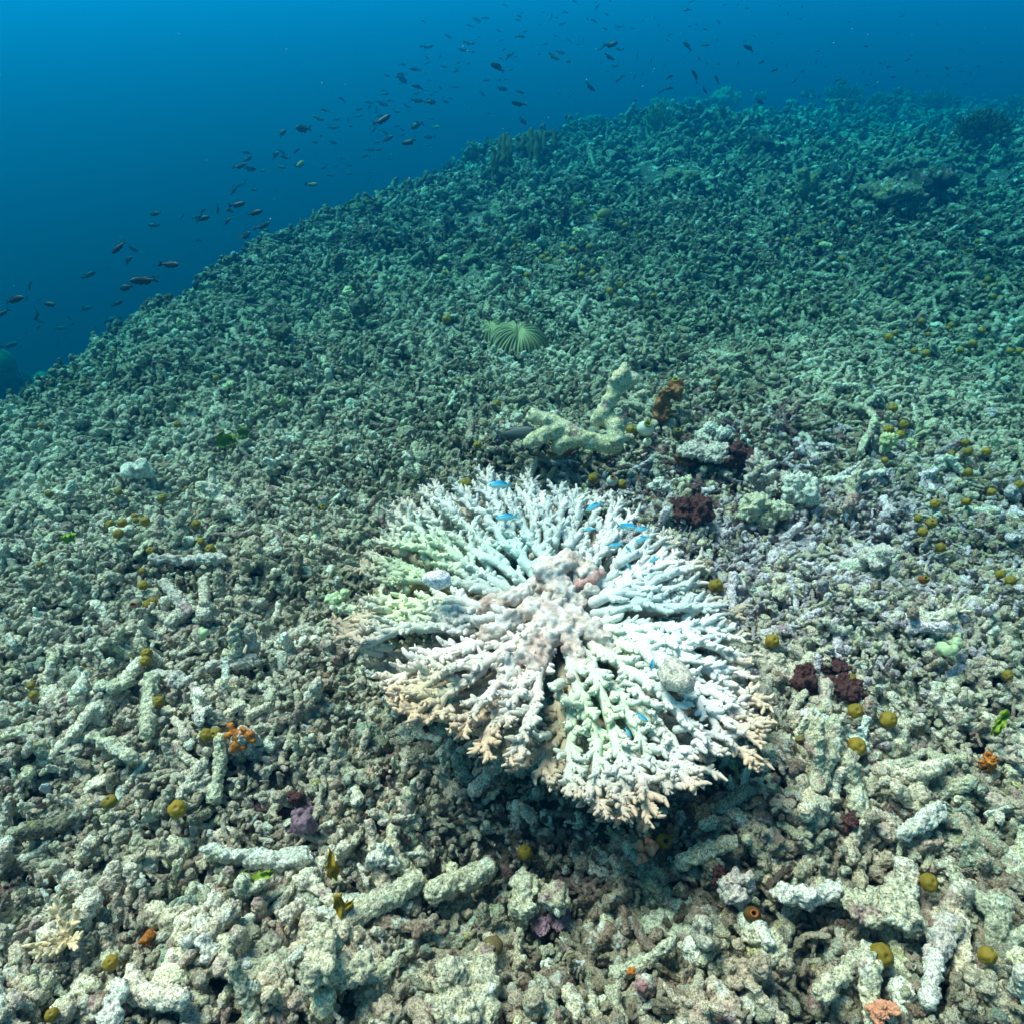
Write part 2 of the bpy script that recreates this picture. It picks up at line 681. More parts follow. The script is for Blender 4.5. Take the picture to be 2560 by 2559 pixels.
def gn_instancer(name, pts, rot, sc, kd, tint, coll):
    me = bpy.data.meshes.new(name)
    me.vertices.add(len(pts))
    me.vertices.foreach_set('co', pts.astype(np.float32).ravel())
    for nm, ty, arr in (('rot', 'FLOAT_VECTOR', rot), ('tint', 'FLOAT_VECTOR', tint)):
        at = me.attributes.new(nm, ty, 'POINT')
        at.data.foreach_set('vector', arr.astype(np.float32).ravel())
    at = me.attributes.new('scl', 'FLOAT', 'POINT')
    at.data.foreach_set('value', sc.astype(np.float32))
    at = me.attributes.new('kd', 'INT', 'POINT')
    at.data.foreach_set('value', kd.astype(np.int32))
    me.update()
    o = link(bpy.data.objects.new(name, me))
    ng = bpy.data.node_groups.new(name, 'GeometryNodeTree')
    ng.interface.new_socket('Geometry', in_out='INPUT', socket_type='NodeSocketGeometry')
    ng.interface.new_socket('Geometry', in_out='OUTPUT', socket_type='NodeSocketGeometry')
    N, L = ng.nodes, ng.links
    gi, go = N.new('NodeGroupInput'), N.new('NodeGroupOutput')
    ci = N.new('GeometryNodeCollectionInfo')
    ci.inputs['Collection'].default_value = coll
    ci.inputs['Separate Children'].default_value = True
    ci.inputs['Reset Children'].default_value = True
    ip = N.new('GeometryNodeInstanceOnPoints')
    ip.inputs['Pick Instance'].default_value = True

    def attr(nm, ty):
        a = N.new('GeometryNodeInputNamedAttribute')
        a.data_type = ty
        a.inputs['Name'].default_value = nm
        return a.outputs['Attribute']
    e2r = N.new('FunctionNodeEulerToRotation')
    L.new(attr('rot', 'FLOAT_VECTOR'), e2r.inputs[0])
    L.new(gi.outputs[0], ip.inputs['Points'])
    L.new(ci.outputs[0], ip.inputs['Instance'])
    L.new(attr('kd', 'INT'), ip.inputs['Instance Index'])
    L.new(e2r.outputs[0], ip.inputs['Rotation'])
    L.new(attr('scl', 'FLOAT'), ip.inputs['Scale'])
    L.new(ip.outputs[0], go.inputs[0])
    md = o.modifiers.new('scatter', 'NODES')
    md.node_group = ng
    return o


PTS, ROT, SCL, KND, TINT = build_scatter()

# ------------------------------------------------------------------ the bleached table coral
M['table'] = plain_material('table_coral_skeleton', (1, 1, 1), 0.16, 320, 0.75, 0.5, attr='col', sss=0.0)
M['dead_staghorn'] = crust_material('dead_staghorn_crust', colour=(0.62, 0.55, 0.33), patches=True, speck=0.9)

TABLE_C = at_z(1410, 1490, 0.115)
_OUT_PX = [(1250, 1215), (1350, 1222), (1480, 1245), (1580, 1300), (1660, 1365), (1760, 1455), (1850, 1560), (1905, 1660), (1925, 1760),
           (1905, 1860), (1860, 1935), (1740, 2000), (1640, 2035), (1540, 2055), (1440, 2020), (1350, 1995), (1290, 1945), (1255, 1880),
           (1200, 1820), (1130, 1800), (1050, 1775), (960, 1735), (900, 1690), (862, 1620), (870, 1560), (895, 1480), (925, 1400),
           (990, 1310), (1070, 1255), (1160, 1225)]
_o = [at_z(u, v, 0.105) - TABLE_C for u, v in _OUT_PX]
_oa = np.array([math.atan2(p.y, p.x) for p in _o])
_or = np.array([math.hypot(p.x, p.y) for p in _o])
_k = np.argsort(_oa)
_oa, _or = _oa[_k], _or[_k]
_oa = np.concatenate([_oa - 2 * math.pi, _oa, _oa + 2 * math.pi])
_or = np.concatenate([_or, _or, _or])


def table_R(th):
    th = (th + math.pi) % (2 * math.pi) - math.pi
    return float(np.interp(th, _oa, _or))


def _anchor(u, v, r, col, w):
    p = at_z(u, v, 0.105)
    return (p.x, p.y, r, Vector(col), w)


_ANCH = [
    _anchor(1080, 1395, .06, (.54, .66, .40), .65), _anchor(1000, 1440, .05, (.52, .62, .30), .6), _anchor(1010, 1520, .035, (.55, .70, .32), .65),
    _anchor(1290, 1400, .05, (.50, .80, .70), .55), _anchor(1440, 1760, .05, (.60, .74, .46), .65), _anchor(1520, 1800, .05, (.62, .78, .45), .5),
    _anchor(1545, 1600, .03, (.52, .60, .24), .8), _anchor(1600, 1560, .08, (.62, .82, .80), .4), _anchor(1080, 1720, .03, (.42, .50, .12), .6),
    _anchor(1180, 1730, .07, (.40, .37, .33), .5), _anchor(1270, 1810, .06, (.34, .31, .26), .6), _anchor(1200, 1590, .08, (.64, .56, .49), .4),
    _anchor(1330, 1620, .07, (.70, .60, .52), .5), _anchor(1400, 1500, .04, (.68, .56, .47), .6),
    _anchor(890, 1640, .05, (.50, .36, .23), .35), _anchor(1020, 1740, .04, (.55, .38, .22), .4), _anchor(880, 1480, .05, (.50, .42, .34), .4),
]
TAN = Vector((.50, .36, .23))
WHITE = Vector((.59, .59, .565))


def table_col(p, t, depth=0.0):
    c = WHITE.copy()
    for ax, ay, r, col, w in _ANCH:
        k = w * math.exp(-((p.x - ax) ** 2 + (p.y - ay) ** 2) / (r * r))
        c = c.lerp(col, min(.9, k))
    th = math.atan2(p.y - TABLE_C.y, p.x - TABLE_C.x)
    front = .5 - .5 * math.sin(th)                   # 1 towards the camera
    rim = max(0.0, (t - (.95 - .06 * front)) / .10) * (.26 + .34 * front)
    c = c.lerp(TAN, min(.85, rim))
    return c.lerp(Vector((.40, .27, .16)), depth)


def table_z(rho, Rm, th):
    t = rho / Rm
    back = .5 + .5 * math.sin(th)
    return .088 + .055 * t - .040 * t * t * (1.4 - .9 * back)


def table_coral():
    rg = random.Random(12)
    gz = float(ground(TABLE_C.x, TABLE_C.y))
    root = empty('table_coral', (TABLE_C.x, TABLE_C.y, gz))
    tag(root, 'large bleached white table coral with green-tinged branches and tan rim', 'coral')
    inv = -Vector((TABLE_C.x, TABLE_C.y, gz))

    def pos(rho, th, dz=0.0):
        Rm = table_R(th)
        return Vector((TABLE_C.x + rho * math.cos(th), TABLE_C.y + rho * math.sin(th), gz + table_z(rho, Rm, th) + dz))

    def nub(mb, p, d, L, r, t, depth):
        d = d.normalized()
        c0, c1 = table_col(p, t, depth), table_col(p + d * L, t + .05 if t > .8 else t, depth * .7)
        mb.tube([p, p + d * L * .6, p + d * L], [r * 1.1, r * .92, r * .60], 6, [c0, c1, c1])

    def serrate(mb, p, ax, r, c, n=3):
        """tiny cup-like corallites: pointed cones round a branch"""
        a = ax.orthogonal().normalized()
        b = ax.cross(a)
        for k in range(n):
            an = rg.uniform(0, 6.28)
            n_ = a * math.cos(an) + b * math.sin(an)
            q = p + n_ * r * .7 + ax * rg.uniform(-.004, .004)
            tip = q + (n_ * .9 + ax * .7).normalized() * rg.uniform(.0020, .0036)
            s1 = ax.cross(n_) * .0015
            i0 = len(mb.v)
            mb.v += [q + s1 - ax * .001, q - s1 - ax * .001, q - s1 * .6 + ax * .0016, q + s1 * .6 + ax * .0016, tip + s1 * .35, tip - s1 * .35, tip + ax * .0006]
            mb.c += [c] * 7
            mb.f += [(i0, i0 + 1, i0 + 5, i0 + 4), (i0 + 1, i0 + 2, i0 + 6, i0 + 5), (i0 + 3, i0, i0 + 4, i0 + 6), (i0 + 2, i0 + 3, i0 + 6), (i0 + 4, i0 + 5, i0 + 6)]

    def antler(mb, p, d, L, r, t, depth, out):
        """a short side branch that curves outwards and carries a few nubs"""
        d = d.normalized()
        pts, rad, col = [p], [r], [table_col(p, t, depth)]
        n = max(2, int(L / .0052))
        for i in range(n):
            d = (d + out * .16 + Vector((rg.uniform(-.22, .22), rg.uniform(-.22, .22), rg.uniform(-.12, .2)))).normalized()
            q = pts[-1] + d * (L / n)
            pts.append(q)
            tt = t + .04 * (i + 1) / n
            rad.append(r * (1 - .40 * (i + 1) / n) * rg.uniform(.92, 1.1))
            col.append(table_col(q, tt, depth))
            serrate(mb, q, d, rad[-1], col[-1], 3)
            if rg.random() < .95:
                sd_ = d.cross(Vector((0, 0, 1))) * rg.choice((-1, 1))
                nub(mb, q, d * rg.uniform(.5, 1) + sd_ * rg.uniform(.3, 1) + Vector((0, 0, rg.uniform(-.1, .6))), rg.uniform(.005, .0095), rad[-1] * rg.uniform(.8, 1.0), tt, depth)
        mb.tube(pts, rad, 7, col)

    def grow(mb, c0, th_start, half, rho, r, dz, depth, tmax, lev=0):
        pts, rad, col = [], [], []
        th = th_start
        side = rg.choice((-1, 1))
        wig = rg.uniform(0, 6)
        lean = rg.uniform(-.25, .25)
        step = .0085
        tend = tmax * rg.uniform(.9, 1.03)
        while True:
            Rm = table_R(th) * .93
            t = rho / Rm
            p = pos(rho, th, dz + .005 * math.sin(wig + rho * 48))
            rr = r * (1 - .36 * min(1, t))
            pts.append(p)
            rad.append(rr * rg.uniform(.88, 1.14))
            col.append(table_col(p, t, depth))
            outw = Vector((math.cos(th), math.sin(th), .14))
            lat = Vector((-math.sin(th), math.cos(th), 0))
            if len(pts) > 1 and t > .22:
                serrate(mb, p, outw.normalized(), rr, col[-1], 4)
                if rg.random() < .78:
                    side = -side if rg.random() < .8 else side
                    antler(mb, p, outw * rg.uniform(.4, 1.1) + lat * side * rg.uniform(.4, 1.0) + Vector((0, 0, rg.uniform(.0, .45 + .5 * max(0, math.sin(th))))),
                           rg.uniform(.011, .022), rr * rg.uniform(.82, .98), t, depth, outw)
                if rg.random() < .8:
                    nub(mb, p, outw * rg.uniform(.3, 1) + Vector((0, 0, 1)) * rg.uniform(.1, .55 + .45 * math.sin(th)) + lat * rg.uniform(-1, 1), rg.uniform(.006, .011), rr * rg.uniform(.7, .95), t, depth)
            if t >= tend:
                for q in (-1, 1):
                    antler(mb, p, outw + lat * q * rg.uniform(.3, .8) + Vector((0, 0, rg.uniform(-.1, .35))), rg.uniform(.012, .024), rr * .8, t, depth, outw)
                break
            if 2 * half * rho > .0235 + .010 * rg.random() and t < .93 and len(pts) > 2:
                k = rg.uniform(.35, .65)
                for s, fr in ((-1, k), (1, 1 - k)):
                    grow(mb, c0 + s * half * (1 - fr), th + s * .10 * half, half * fr, rho, r * .96, dz + rg.uniform(-.005, .006), depth, tmax, lev + 1)
                break
            rho += step
            th += (c0 + lean * half - th) * .30 + rg.uniform(-.22, .22) * half
        if len(pts) > 1:
            mb.tube(pts, rad, 8, col)

    n = 24
    for i in range(n):
        c0 = 2 * math.pi * (i + rg.uniform(-.28, .28)) / n
        mb = MB()
        grow(mb, c0, c0, math.pi / n, .035, .0072, rg.uniform(-.004, .005), 0.0, rg.uniform(.94, 1.03))
        mb.v = [q + inv for q in mb.v]
        mb.build('branch', M['table'], root, rough=.0009, rscale=260)
    # crowded branchlets that fill the gaps between the arms
    for k in range(14):
        mb = MB()
        for j in range(8):
            th = 2 * math.pi * (k + rg.random()) / 14
            Rm = table_R(th) * .92
            t = math.sqrt(rg.uniform(.10, .90))
            p = pos(t * Rm, th, rg.uniform(-.012, .002))
            outw = Vector((math.cos(th), math.sin(th), .2))
            lat = Vector((-math.sin(th), math.cos(th), 0))
            antler(mb, p, outw * rg.uniform(.4, 1) + lat * rg.uniform(-1, 1) + Vector((0, 0, rg.uniform(.1, .7))), rg.uniform(.014, .030), rg.uniform(.0042, .0056), t, 0.0, outw)
        mb.v = [q + inv for q in mb.v]
        tag(mb.build('branchlets', M['table'], root, rough=.0009, rscale=260), kind='stuff')
    # the older, browner tier that shows through the gaps
    n = 18
    for i in range(n):
        c0 = 2 * math.pi * (i + .5 + rg.uniform(-.2, .2)) / n
        mb = MB()
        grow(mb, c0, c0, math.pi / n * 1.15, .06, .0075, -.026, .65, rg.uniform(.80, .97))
        mb.v = [q + inv for q in mb.v]
        o = mb.build('lower_branch', M['table'], root, rough=.0009, rscale=260)
    # stalk and the dead, overgrown heart of the colony
    mb = MB()
    mb.tube([Vector((0, .01, -.03)), Vector((0, .005, .03)), Vector((0, 0, .06))], [.09, .06, .045], 14)
    o = remeshed('stalk', mb.mesh('s'), .005, crust_material('coral_stalk_crust', colour=(.20, .15, .11)), lambda c: .008 * mnoise.noise(c * 40))
    link(bpy.data.objects.new('stalk', o), root)
    mb = MB()
    hz = .090
    for (u, v, r, h) in [(1370, 1420, .034, .030), (1420, 1400, .030, .034), (1465, 1425, .024, .030), (1400, 1470, .036, .018), (1340, 1460, .026, .012),
                         (1385, 1530, .032, .006), (1440, 1500, .026, .010), (1480, 1470, .018, .022), (1300, 1510, .022, .0), (1335, 1390, .018, .012)]:
        p = at_z(u, v, gz + hz + h) + inv
        ico(mb, p, r * .55, 2, (1, 1, .6))
    for path in ([(1390, 1530), (1372, 1600), (1345, 1660), (1325, 1710), (1310, 1760)], [(1410, 1540), (1425, 1600), (1440, 1650), (1445, 1690)],
                 [(1365, 1530), (1330, 1600), (1290, 1650), (1262, 1700)], [(1430, 1530), (1480, 1580), (1520, 1610)], [(1340, 1510), (1270, 1560), (1210, 1590)],
                 [(1310, 1480), (1230, 1510), (1150, 1540)]):
        pp = [at_z(u, v, gz + .112 - .004 * k) + inv for k, (u, v) in enumerate(path)]
        mb.tube(pp, [.0105 - .0010 * k for k in range(len(pp))], 9)
        for k in range(len(pp) * 3):
            q = rg.choice(pp)
            ico(mb, q + Vector((rg.uniform(-.012, .012), rg.uniform(-.012, .012), rg.uniform(.0, .011))), rg.uniform(.004, .007), 1)
    off = Vector((3, 5, 1))
    me = remeshed('heart', mb.mesh('h'), .0028, None, lambda c: .0045 * mnoise.noise(c * 85 + off) + .0036 * mnoise.noise(c * 210 + off))
    m, nt, b = new_mat('overgrown_coral_heart')
    co, rnd = local_coords(nt)
    n1 = noise_tex(nt, co, 30, 4, .6)
    n2 = noise_tex(nt, co, 160, 4, .7)
    c = ramp(nt, n1, [(.30, (.42, .27, .23)), (.42, (.58, .47, .39)), (.55, (.64, .59, .53)), (.68, (.52, .38, .33))])
    c = mix(nt, c, ramp(nt, n2, [(.3, (.45, .40, .36)), (.5, (1, 1, 1)), (.7, (1.2, 1.2, 1.2))]), .9, 'MULTIPLY')
    nt.links.new(c, b.inputs['Base Color'])
    bump(nt, b, n2, .8, .003)
    me.materials.append(m)
    heart = link(bpy.data.objects.new('heart', me), root)
    # encrusting rosy sponge on the heart, and small stones that lie caught in the branches
    mb = MB()
    for (u, v, h, r) in [(1478, 1442, .026, .013), (1462, 1455, .024, .011), (1492, 1432, .022, .010), (1450, 1462, .022, .008), (1470, 1425, .03, .008)]:
        ico(mb, at_z(u, v, gz + .09 + h) + inv, r, 2, (1, .8, .6))
    me = remeshed('sponge_crust', mb.mesh('c'), .0025, plain_material('rosy_sponge', (.42, .24, .22), .5, 220, .6, .6), lambda c: .003 * mnoise.noise(c * 120))
    link(bpy.data.objects.new('sponge_crust', me), heart)
    return root


table_coral()


def table_stones():
    for (u, v, z, r, col, lab, sc) in [
        (1098, 1440, .145, .019, (.82, .80, .80), 'small chalk-white stone caught in the left side of the table coral', (1, .8, .75)),
        (1680, 1690, .132, .021, (.55, .52, .42), 'speckled grey-brown stone lodged in the right side of the table coral', (.75, 1.15, .8)),
    ]:
        mb = MB()
        for k in range(3):
            ico(mb, (random.uniform(-.4, .4) * r, random.uniform(-.3, .3) * r, random.uniform(-.2, .2) * r), r * random.uniform(.6, .9), 2, sc)
        me = remeshed('stone', mb.mesh('s'), r * .12, crust_material('stone_' + lab[:8], colour=col, patches=False, speck=.8), frag_noise(u, .0025, .0012, .001))
        o = link(bpy.data.objects.new('stone', me))
        o.location = at_z(u, v, z)
        tag(o, lab, 'stone')


table_stones()


# ------------------------------------------------------------------ the thick dead staghorn branch
def dead_staghorn():
    base = at_ground(1470, 1115, .006)

    def P(u, v, z):
        return at_z(u, v, base.z + z) - base
    mb = MB()
    A = [P(1332, 1040, .075), P(1362, 1048, .07), P(1395, 1058, .062), P(1420, 1076, .055), P(1445, 1092, .05), P(1475, 1100, .045), P(1505, 1106, .042), P(1535, 1112, .042)]
    mb.tube(A, [.0125, .012, .012, .013, .014, .0145, .015, .0155], 12)
    mb.tube([P(1322, 1106, .045), P(1345, 1094, .05), P(1375, 1080, .055), P(1405, 1068, .058)], [.011, .013, .0135, .0145], 10)
    mb.tube([P(1392, 1118, .03), P(1415, 1104, .04), P(1440, 1092, .045)], [.012, .014, .0155], 10)
    mb.tube([P(1535, 1112, .042), P(1543, 1095, .06), P(1537, 1070, .07), P(1522, 1045, .08), P(1514, 1024, .09), P(1524, 1004, .105), P(1538, 980, .12), P(1542, 955, .135), P(1540, 940, .14)],
            [.0155, .014, .0125, .0115, .0115, .012, .0115, .0105, .0085], 12)
    mb.tube([P(1538, 975, .122), P(1556, 962, .13), P(1572, 953, .135), P(1586, 946, .14)], [.0135, .012, .011, .0105], 10)
    mb.tube([P(1540, 958, .132), P(1553, 942, .145), P(1560, 926, .155)], [.013, .012, .010], 9)
    mb.tube([P(1514, 1030, .088), P(1500, 1040, .08), P(1488, 1052, .07)], [.016, .014, .011], 9)
    mb.tube([P(1537, 1070, .07), P(1555, 1050, .075)], [.016, .012], 9)
    for k in range(60):
        q = Vector(random.choice(mb.v))
        ico(mb, q, random.uniform(.003, .006), 1)
    off = Vector((8, 2, 4))
    me = remeshed('dead_staghorn_coral', mb.mesh('d'), .0032, M['dead_staghorn'],
                  lambda c: .0026 * mnoise.noise(c * 80 + off) + .0024 * mnoise.noise(c * 210 + off))
    o = link(bpy.data.objects.new('dead_staghorn_coral', me))
    o.location = base
    tag(o, 'thick forked cream-yellow dead staghorn branch lying behind the table coral', 'coral')


dead_staghorn()


# ------------------------------------------------------------------ mushroom coral
CLEAR_LATER = []


def mushroom_coral():
    base = at_ground(1285, 868, .012)
    t = hit_depth(1285, 868)
    px = PXM * t
    root = empty('mushroom_coral', base)
    tag(root, 'olive-green ribbed mushroom coral resting on the rubble', 'coral')
    rg = random.Random(4)

    def dome(name, cx, cy, a, bb, h, nr, tilt):
        rows = []
        cols = []
        nseg = nr * 6
        for i in range(26):
            s = i / 25
            row = []
            for k in range(nseg + 1):
                th = 2 * math.pi * k / nseg
                wob = 1 + .07 * math.sin(3 * th + 1) + .04 * math.sin(7 * th) + .02 * math.sin(17 * th)
                cs = math.cos(nr * th)
                ridge = (.5 + .5 * cs) ** .7 * (.75 + .35 * math.sin(th * 13 + s * 5))
                x = math.cos(th) * a * wob * math.sin(s * math.pi * .58)
                y = math.sin(th) * bb * wob * math.sin(s * math.pi * .58)
                z = h * math.cos(s * math.pi * .58) + .25 * h
                rr = .0065 * ridge * smooth(.05, .35, s)
                z -= .35 * h * math.exp(-(x / (.10 * a)) ** 2) * (1 - s)
                nx = Vector((x / (a * a), y / (bb * bb), max(z, .001) / (h * h))).normalized()
                q = Vector((x, y, z)) + nx * float(rr)
                q.rotate(Euler(tilt))
                row.append(q + Vector((cx, cy, 0)))
            rows.append(row)
            cols.append(None)
        mb = MB()
        mb.quadstrip(rows)
        m = 0
        base_c, rim_c = Vector((.29, .30, .15)), Vector((.66, .63, .40))
        mb.c = []
        for i in range(26):
            s = i / 25
            for k in range(nseg + 1):
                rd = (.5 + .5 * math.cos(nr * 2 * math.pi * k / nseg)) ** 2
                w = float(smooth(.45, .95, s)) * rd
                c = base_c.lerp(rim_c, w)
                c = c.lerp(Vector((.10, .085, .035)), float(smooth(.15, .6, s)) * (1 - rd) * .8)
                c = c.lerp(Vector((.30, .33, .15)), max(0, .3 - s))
                mb.c.append(c)
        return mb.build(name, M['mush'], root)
    M['mush'] = plain_material('mushroom_coral_tissue', (1, 1, 1), .15, 260, .55, .2, attr='col')
    a = 66 * px
    for du in (-60, -20, 20, 60):
        CLEAR_LATER.append((1285 + du, 846, 34, t - .01))
    dome('cap', 8 * px, 0, a * .98, a * .98, .036, 40, (R(8), R(6), 0))
    dome('side_lobe', -52 * px, .05, a * .45, a * .6, .030, 22, (R(10), R(-8), .3))


mushroom_coral()

# ------------------------------------------------------------------ small life on the rubble
PU, PV, PT = project(PTS)
DEAD = np.zeros(len(PTS), bool)


def clear(u, v, rpx, t=None, margin=.55):
    """rubble pieces that would lie on top of a placed thing are taken away"""
    if t is None:
        t = 1e9
    ext = .020 * SCL / (PXM * PT) * margin
    m = (np.hypot(PU - u, PV - v) < rpx + ext) & (PT < t + .004)
    DEAD[m] = True


for q_ in CLEAR_LATER:
    clear(*q_)
for q_ in [(1332, 1040), (1362, 1048), (1395, 1058), (1420, 1076), (1445, 1092), (1475, 1100), (1505, 1106), (1535, 1112), (1322, 1106), (1345, 1094), (1375, 1080), (1537, 1070), (1522, 1045),
           (1514, 1024), (1524, 1004), (1538, 980), (1542, 955), (1556, 962), (1572, 953), (1586, 946), (1553, 942)]:
    clear(q_[0], q_[1], 16, hit_depth(*q_) - .02)


def zone(u, v):
    """where on the slope a point of the photograph lies, in words"""
    col = 'left' if u < 860 else ('middle' if u < 1720 else ('right' if u < 2260 else 'far right'))
    if v > 2150:
        row = 'the foreground rubble'
    elif v > 1560:
        row = 'the near rubble beside the table coral'
    elif v > 1150:
        row = 'the rubble level with the back of the table coral'
    elif v > 880:
        row = 'the slope behind the table coral'
    elif v > 620:
        row = 'the middle slope'
    else:
        row = 'the far slope'
    return row, col


ORD = ['first', 'second', 'third', 'fourth', 'fifth', 'sixth', 'seventh', 'eighth', 'ninth', 'tenth', 'eleventh', 'twelfth', 'thirteenth', 'fourteenth',
       'fifteenth', 'sixteenth', 'seventeenth', 'eighteenth', 'nineteenth', 'twentieth']
ROWS = {'the foreground rubble': 'foreground', 'the near rubble beside the table coral': 'beside the table coral', 'the rubble level with the back of the table coral': 'level with the table coral back',
        'the slope behind the table coral': 'behind the table coral', 'the middle slope': 'middle slope', 'the far slope': 'far slope'}
SIDE = {'left': 'on the left of the picture', 'middle': 'in the middle of the picture', 'right': 'on the right of the picture', 'far right': 'at the right edge'}

SQUIRTS = """1473,618,17 1409,619,16 1430,624,14 1441,626,11 1409,636,12 1356,645,16 1372,650,15 1345,653,11 1368,636,13 1458,671,16 1482,683,16 1454,688,17
1317,688,16 1415,666,11 1284,620,12 1299,615,12 1110,683,15 1525,728,18 1548,716,18 1553,710,13 1600,589,12 1562,564,13 1554,556,10 1533,495,11 1502,493,11
1264,554,13 1268,566,13 1216,565,11 1317,501,9 1281,520,10 1453,510,14 1280,600,14 1125,553,9 1110,552,9 2061,562,16 2095,560,12 2110,565,15 2143,561,10
2136,570,14 1999,590,15 2044,606,14 1968,601,14 2105,647,15 2021,650,12 2213,643,13 2211,674,13 2305,645,13 2443,604,12 2421,626,11 2390,652,14 2418,683,13
2469,700,17 2459,715,15 2483,715,15 2539,693,13 2483,741,14 2501,746,15 2305,804,18 2378,814,16 2370,821,12 2454,828,18 2223,844,21 2238,833,14 2009,839,18
2320,837,13 2286,878,18 2315,883,20 2402,876,16 2433,860,20 2525,878,17 2549,878,18 1996,532,10 2054,512,9 2365,502,10 2378,505,10 2233,1020,23 2222,1074,24
2260,1062,24 2250,1088,24 2414,1106,20 2420,1129,22 2467,1129,24 2379,1134,18 2421,1181,23 2548,1213,24 2479,1230,21 2338,1259,25 2296,1296,22 2329,1307,27
2307,1329,25 2352,1367,25 2501,1435,24 2527,1450,26 1789,1463,36 1931,1601,36 2140,1777,40 2221,1799,42 2143,1866,45 2519,1686,25 2128,1694,25 2212,1151,18
123,1235,20 466,1221,12 296,1230,20 405,1245,20 276,1310,24 306,1306,24 296,1334,25 362,1302,25 336,1289,16 339,1300,16 490,1309,23 502,1352,17 526,1373,28
376,1376,21 100,1410,16 356,1426,17 357,1462,25 380,1505,28 370,1510,24 283,1610,27 367,1632,27 363,1651,25 396,1754,33 516,1836,34 538,1834,34 77,1712,20 84,1736,23
274,2003,34 443,2021,45 277,2405,38 129,2535,33 1313,2130,40 2323,2205,42 2204,2385,54 2216,2396,34 2469,2387,44 1578,1076,28 1241,1010,22
1194,1113,20 1165,1211,32 1483,1195,26 1555,1209,22 1634,740,14 1117,798,25 938,691,14 946,717,10 770,701,10 540,946,16 443,1061,18 205,953,10 220,962,11
286,878,10 270,909,9 102,1064,13 1500,1480,0""".split()

M['squirt'] = plain_material('olive_sea_squirt', (.23, .15, .014), .5, 150, .45, .25, spots=((.45, .38, .08), 420, .10))
M['siphon'] = plain_material('sea_squirt_siphon', (.035, .022, .006), .2, 200, .5, 0)


def ball_mesh(name, sub, seed):
    """a slightly squashed globe with a sunken mouth at the top and a short foot"""
    bm = bmesh.new()
    bmesh.ops.create_icosphere(bm, subdivisions=sub, radius=1.0)
    off = Vector((seed, seed * 2, 3))
    for q in bm.verts:
        n = q.co.normalized()
        r = 1 + .16 * mnoise.noise(n * 1.5 + off) + .06 * mnoise.noise(n * 4 + off) + .02 * mnoise.noise(n * 11 + off)
        a = n.angle(Vector((0, 0, 1)))
        r -= .26 * math.exp(-(a / .24) ** 2) - .05 * math.exp(-((a - .38) / .12) ** 2)
        q.co = Vector((n.x * r, n.y * r, n.z * r * .93))
        if n.z < -.55:
            k = (-n.z - .55) / .45
            q.co.z -= k * .35
            q.co.x *= 1 - .35 * k
            q.co.y *= 1 - .35 * k
    me = bpy.data.meshes.new(name)
    bm.to_mesh(me)
    bm.free()
    me.polygons.foreach_set('use_smooth', [True] * len(me.polygons))
    me.materials.append(M['squirt'])
    return me


def siphon_mesh():
    mb = MB()
    n = 12
    rows = []
    for r, z in ((.23, .80), (.20, .77), (.13, .72), (.03, .70)):
        rows.append([(r * math.cos(2 * math.pi * k / n), r * math.sin(2 * math.pi * k / n), z) for k in range(n + 1)])
    mb.quadstrip(rows)
    return mb.mesh('siphon', M['siphon'])


def sea_squirts():
    meshes = [ball_mesh('sea_squirt', 4, i) for i in range(9)]
    sip = siphon_mesh()
    items = []
    for w in SQUIRTS:
        u, v, d = map(float, w.split(','))
        if d > 0:
            items.append((u, v, d))
    zones = {}
    for it in items:
        zones.setdefault(zone(it[0], it[1]), []).append(it)
    rg = random.Random(2)
    for (row, col), lst in zones.items():
        lst.sort()
        for i, (u, v, d) in enumerate(lst):
            t = hit_depth(u, v, .017 + .004 * (d / 20))
            p = at_depth(u, v, t)
            r = d * .5 * PXM * t
            clear(u, v, d * .5, t)
            o = link(bpy.data.objects.new('sea_squirt', meshes[rg.randrange(9)]))
            o.location = p
            o.scale = (r, r * rg.uniform(.92, 1.05), r)
            o.rotation_euler = (R(rg.uniform(0, 38)), R(rg.uniform(-25, 25)), rg.uniform(0, .6))
            if len(lst) > 20:
                lab = 'olive ball sea squirt, %s, %s, one of many' % (ROWS[row], col)
            else:
                lab = 'olive ball sea squirt, %s, %s, %s from left' % (ROWS[row], col, ORD[i])
            tag(o, lab, 'sea squirt', 'olive sea squirts dotted over the rubble')
            if d > 20:
                s = link(bpy.data.objects.new('siphon', sip), o)


sea_squirts()


def lump(name, u, v, wpx, hpx, mat, label, cat, n=6, dz=.012, flat=.8, fine=.5, group=None, seed=0, vox=None, spread=.36, t=None, rough=.20):
    """an irregular encrusting or boulder-like body made of fused lobes"""
    rg = random.Random(int(u * 7 + v) + seed)
    if t is None:
        t = hit_depth(u, v, dz)
    p = at_depth(u, v, t)
    w, h = wpx * PXM * t, hpx * PXM * t
    mb = MB()
    for k in range(n):
        c = (rg.uniform(-spread, spread) * w, rg.uniform(-spread, spread) * w * .7, rg.uniform(-spread, spread) * h)
        ico(mb, c, 1, 2, (w * rg.uniform(.20, .32), w * rg.uniform(.18, .28), h * rg.uniform(.22, .34) * flat / .8), Euler((0, 0, rg.random() * 3)))
    off = Vector((u * .013, v * .017, seed))
    s = min(w, h)
    me = remeshed(name, mb.mesh('l'), vox or s / 22, mat,
                  lambda c: s * (rough * mnoise.noise(c * (3.2 / s) + off) + rough * .6 * fine * 2 * mnoise.noise(c * (9 / s) + off) + rough * .35 * fine * mnoise.noise(c * (20 / s) + off)))
    o = link(bpy.data.objects.new(name, me))
    o.location = p
    tag(o, label, cat, group)
    clear(u, v, max(wpx, hpx) * .24, t)
    return o


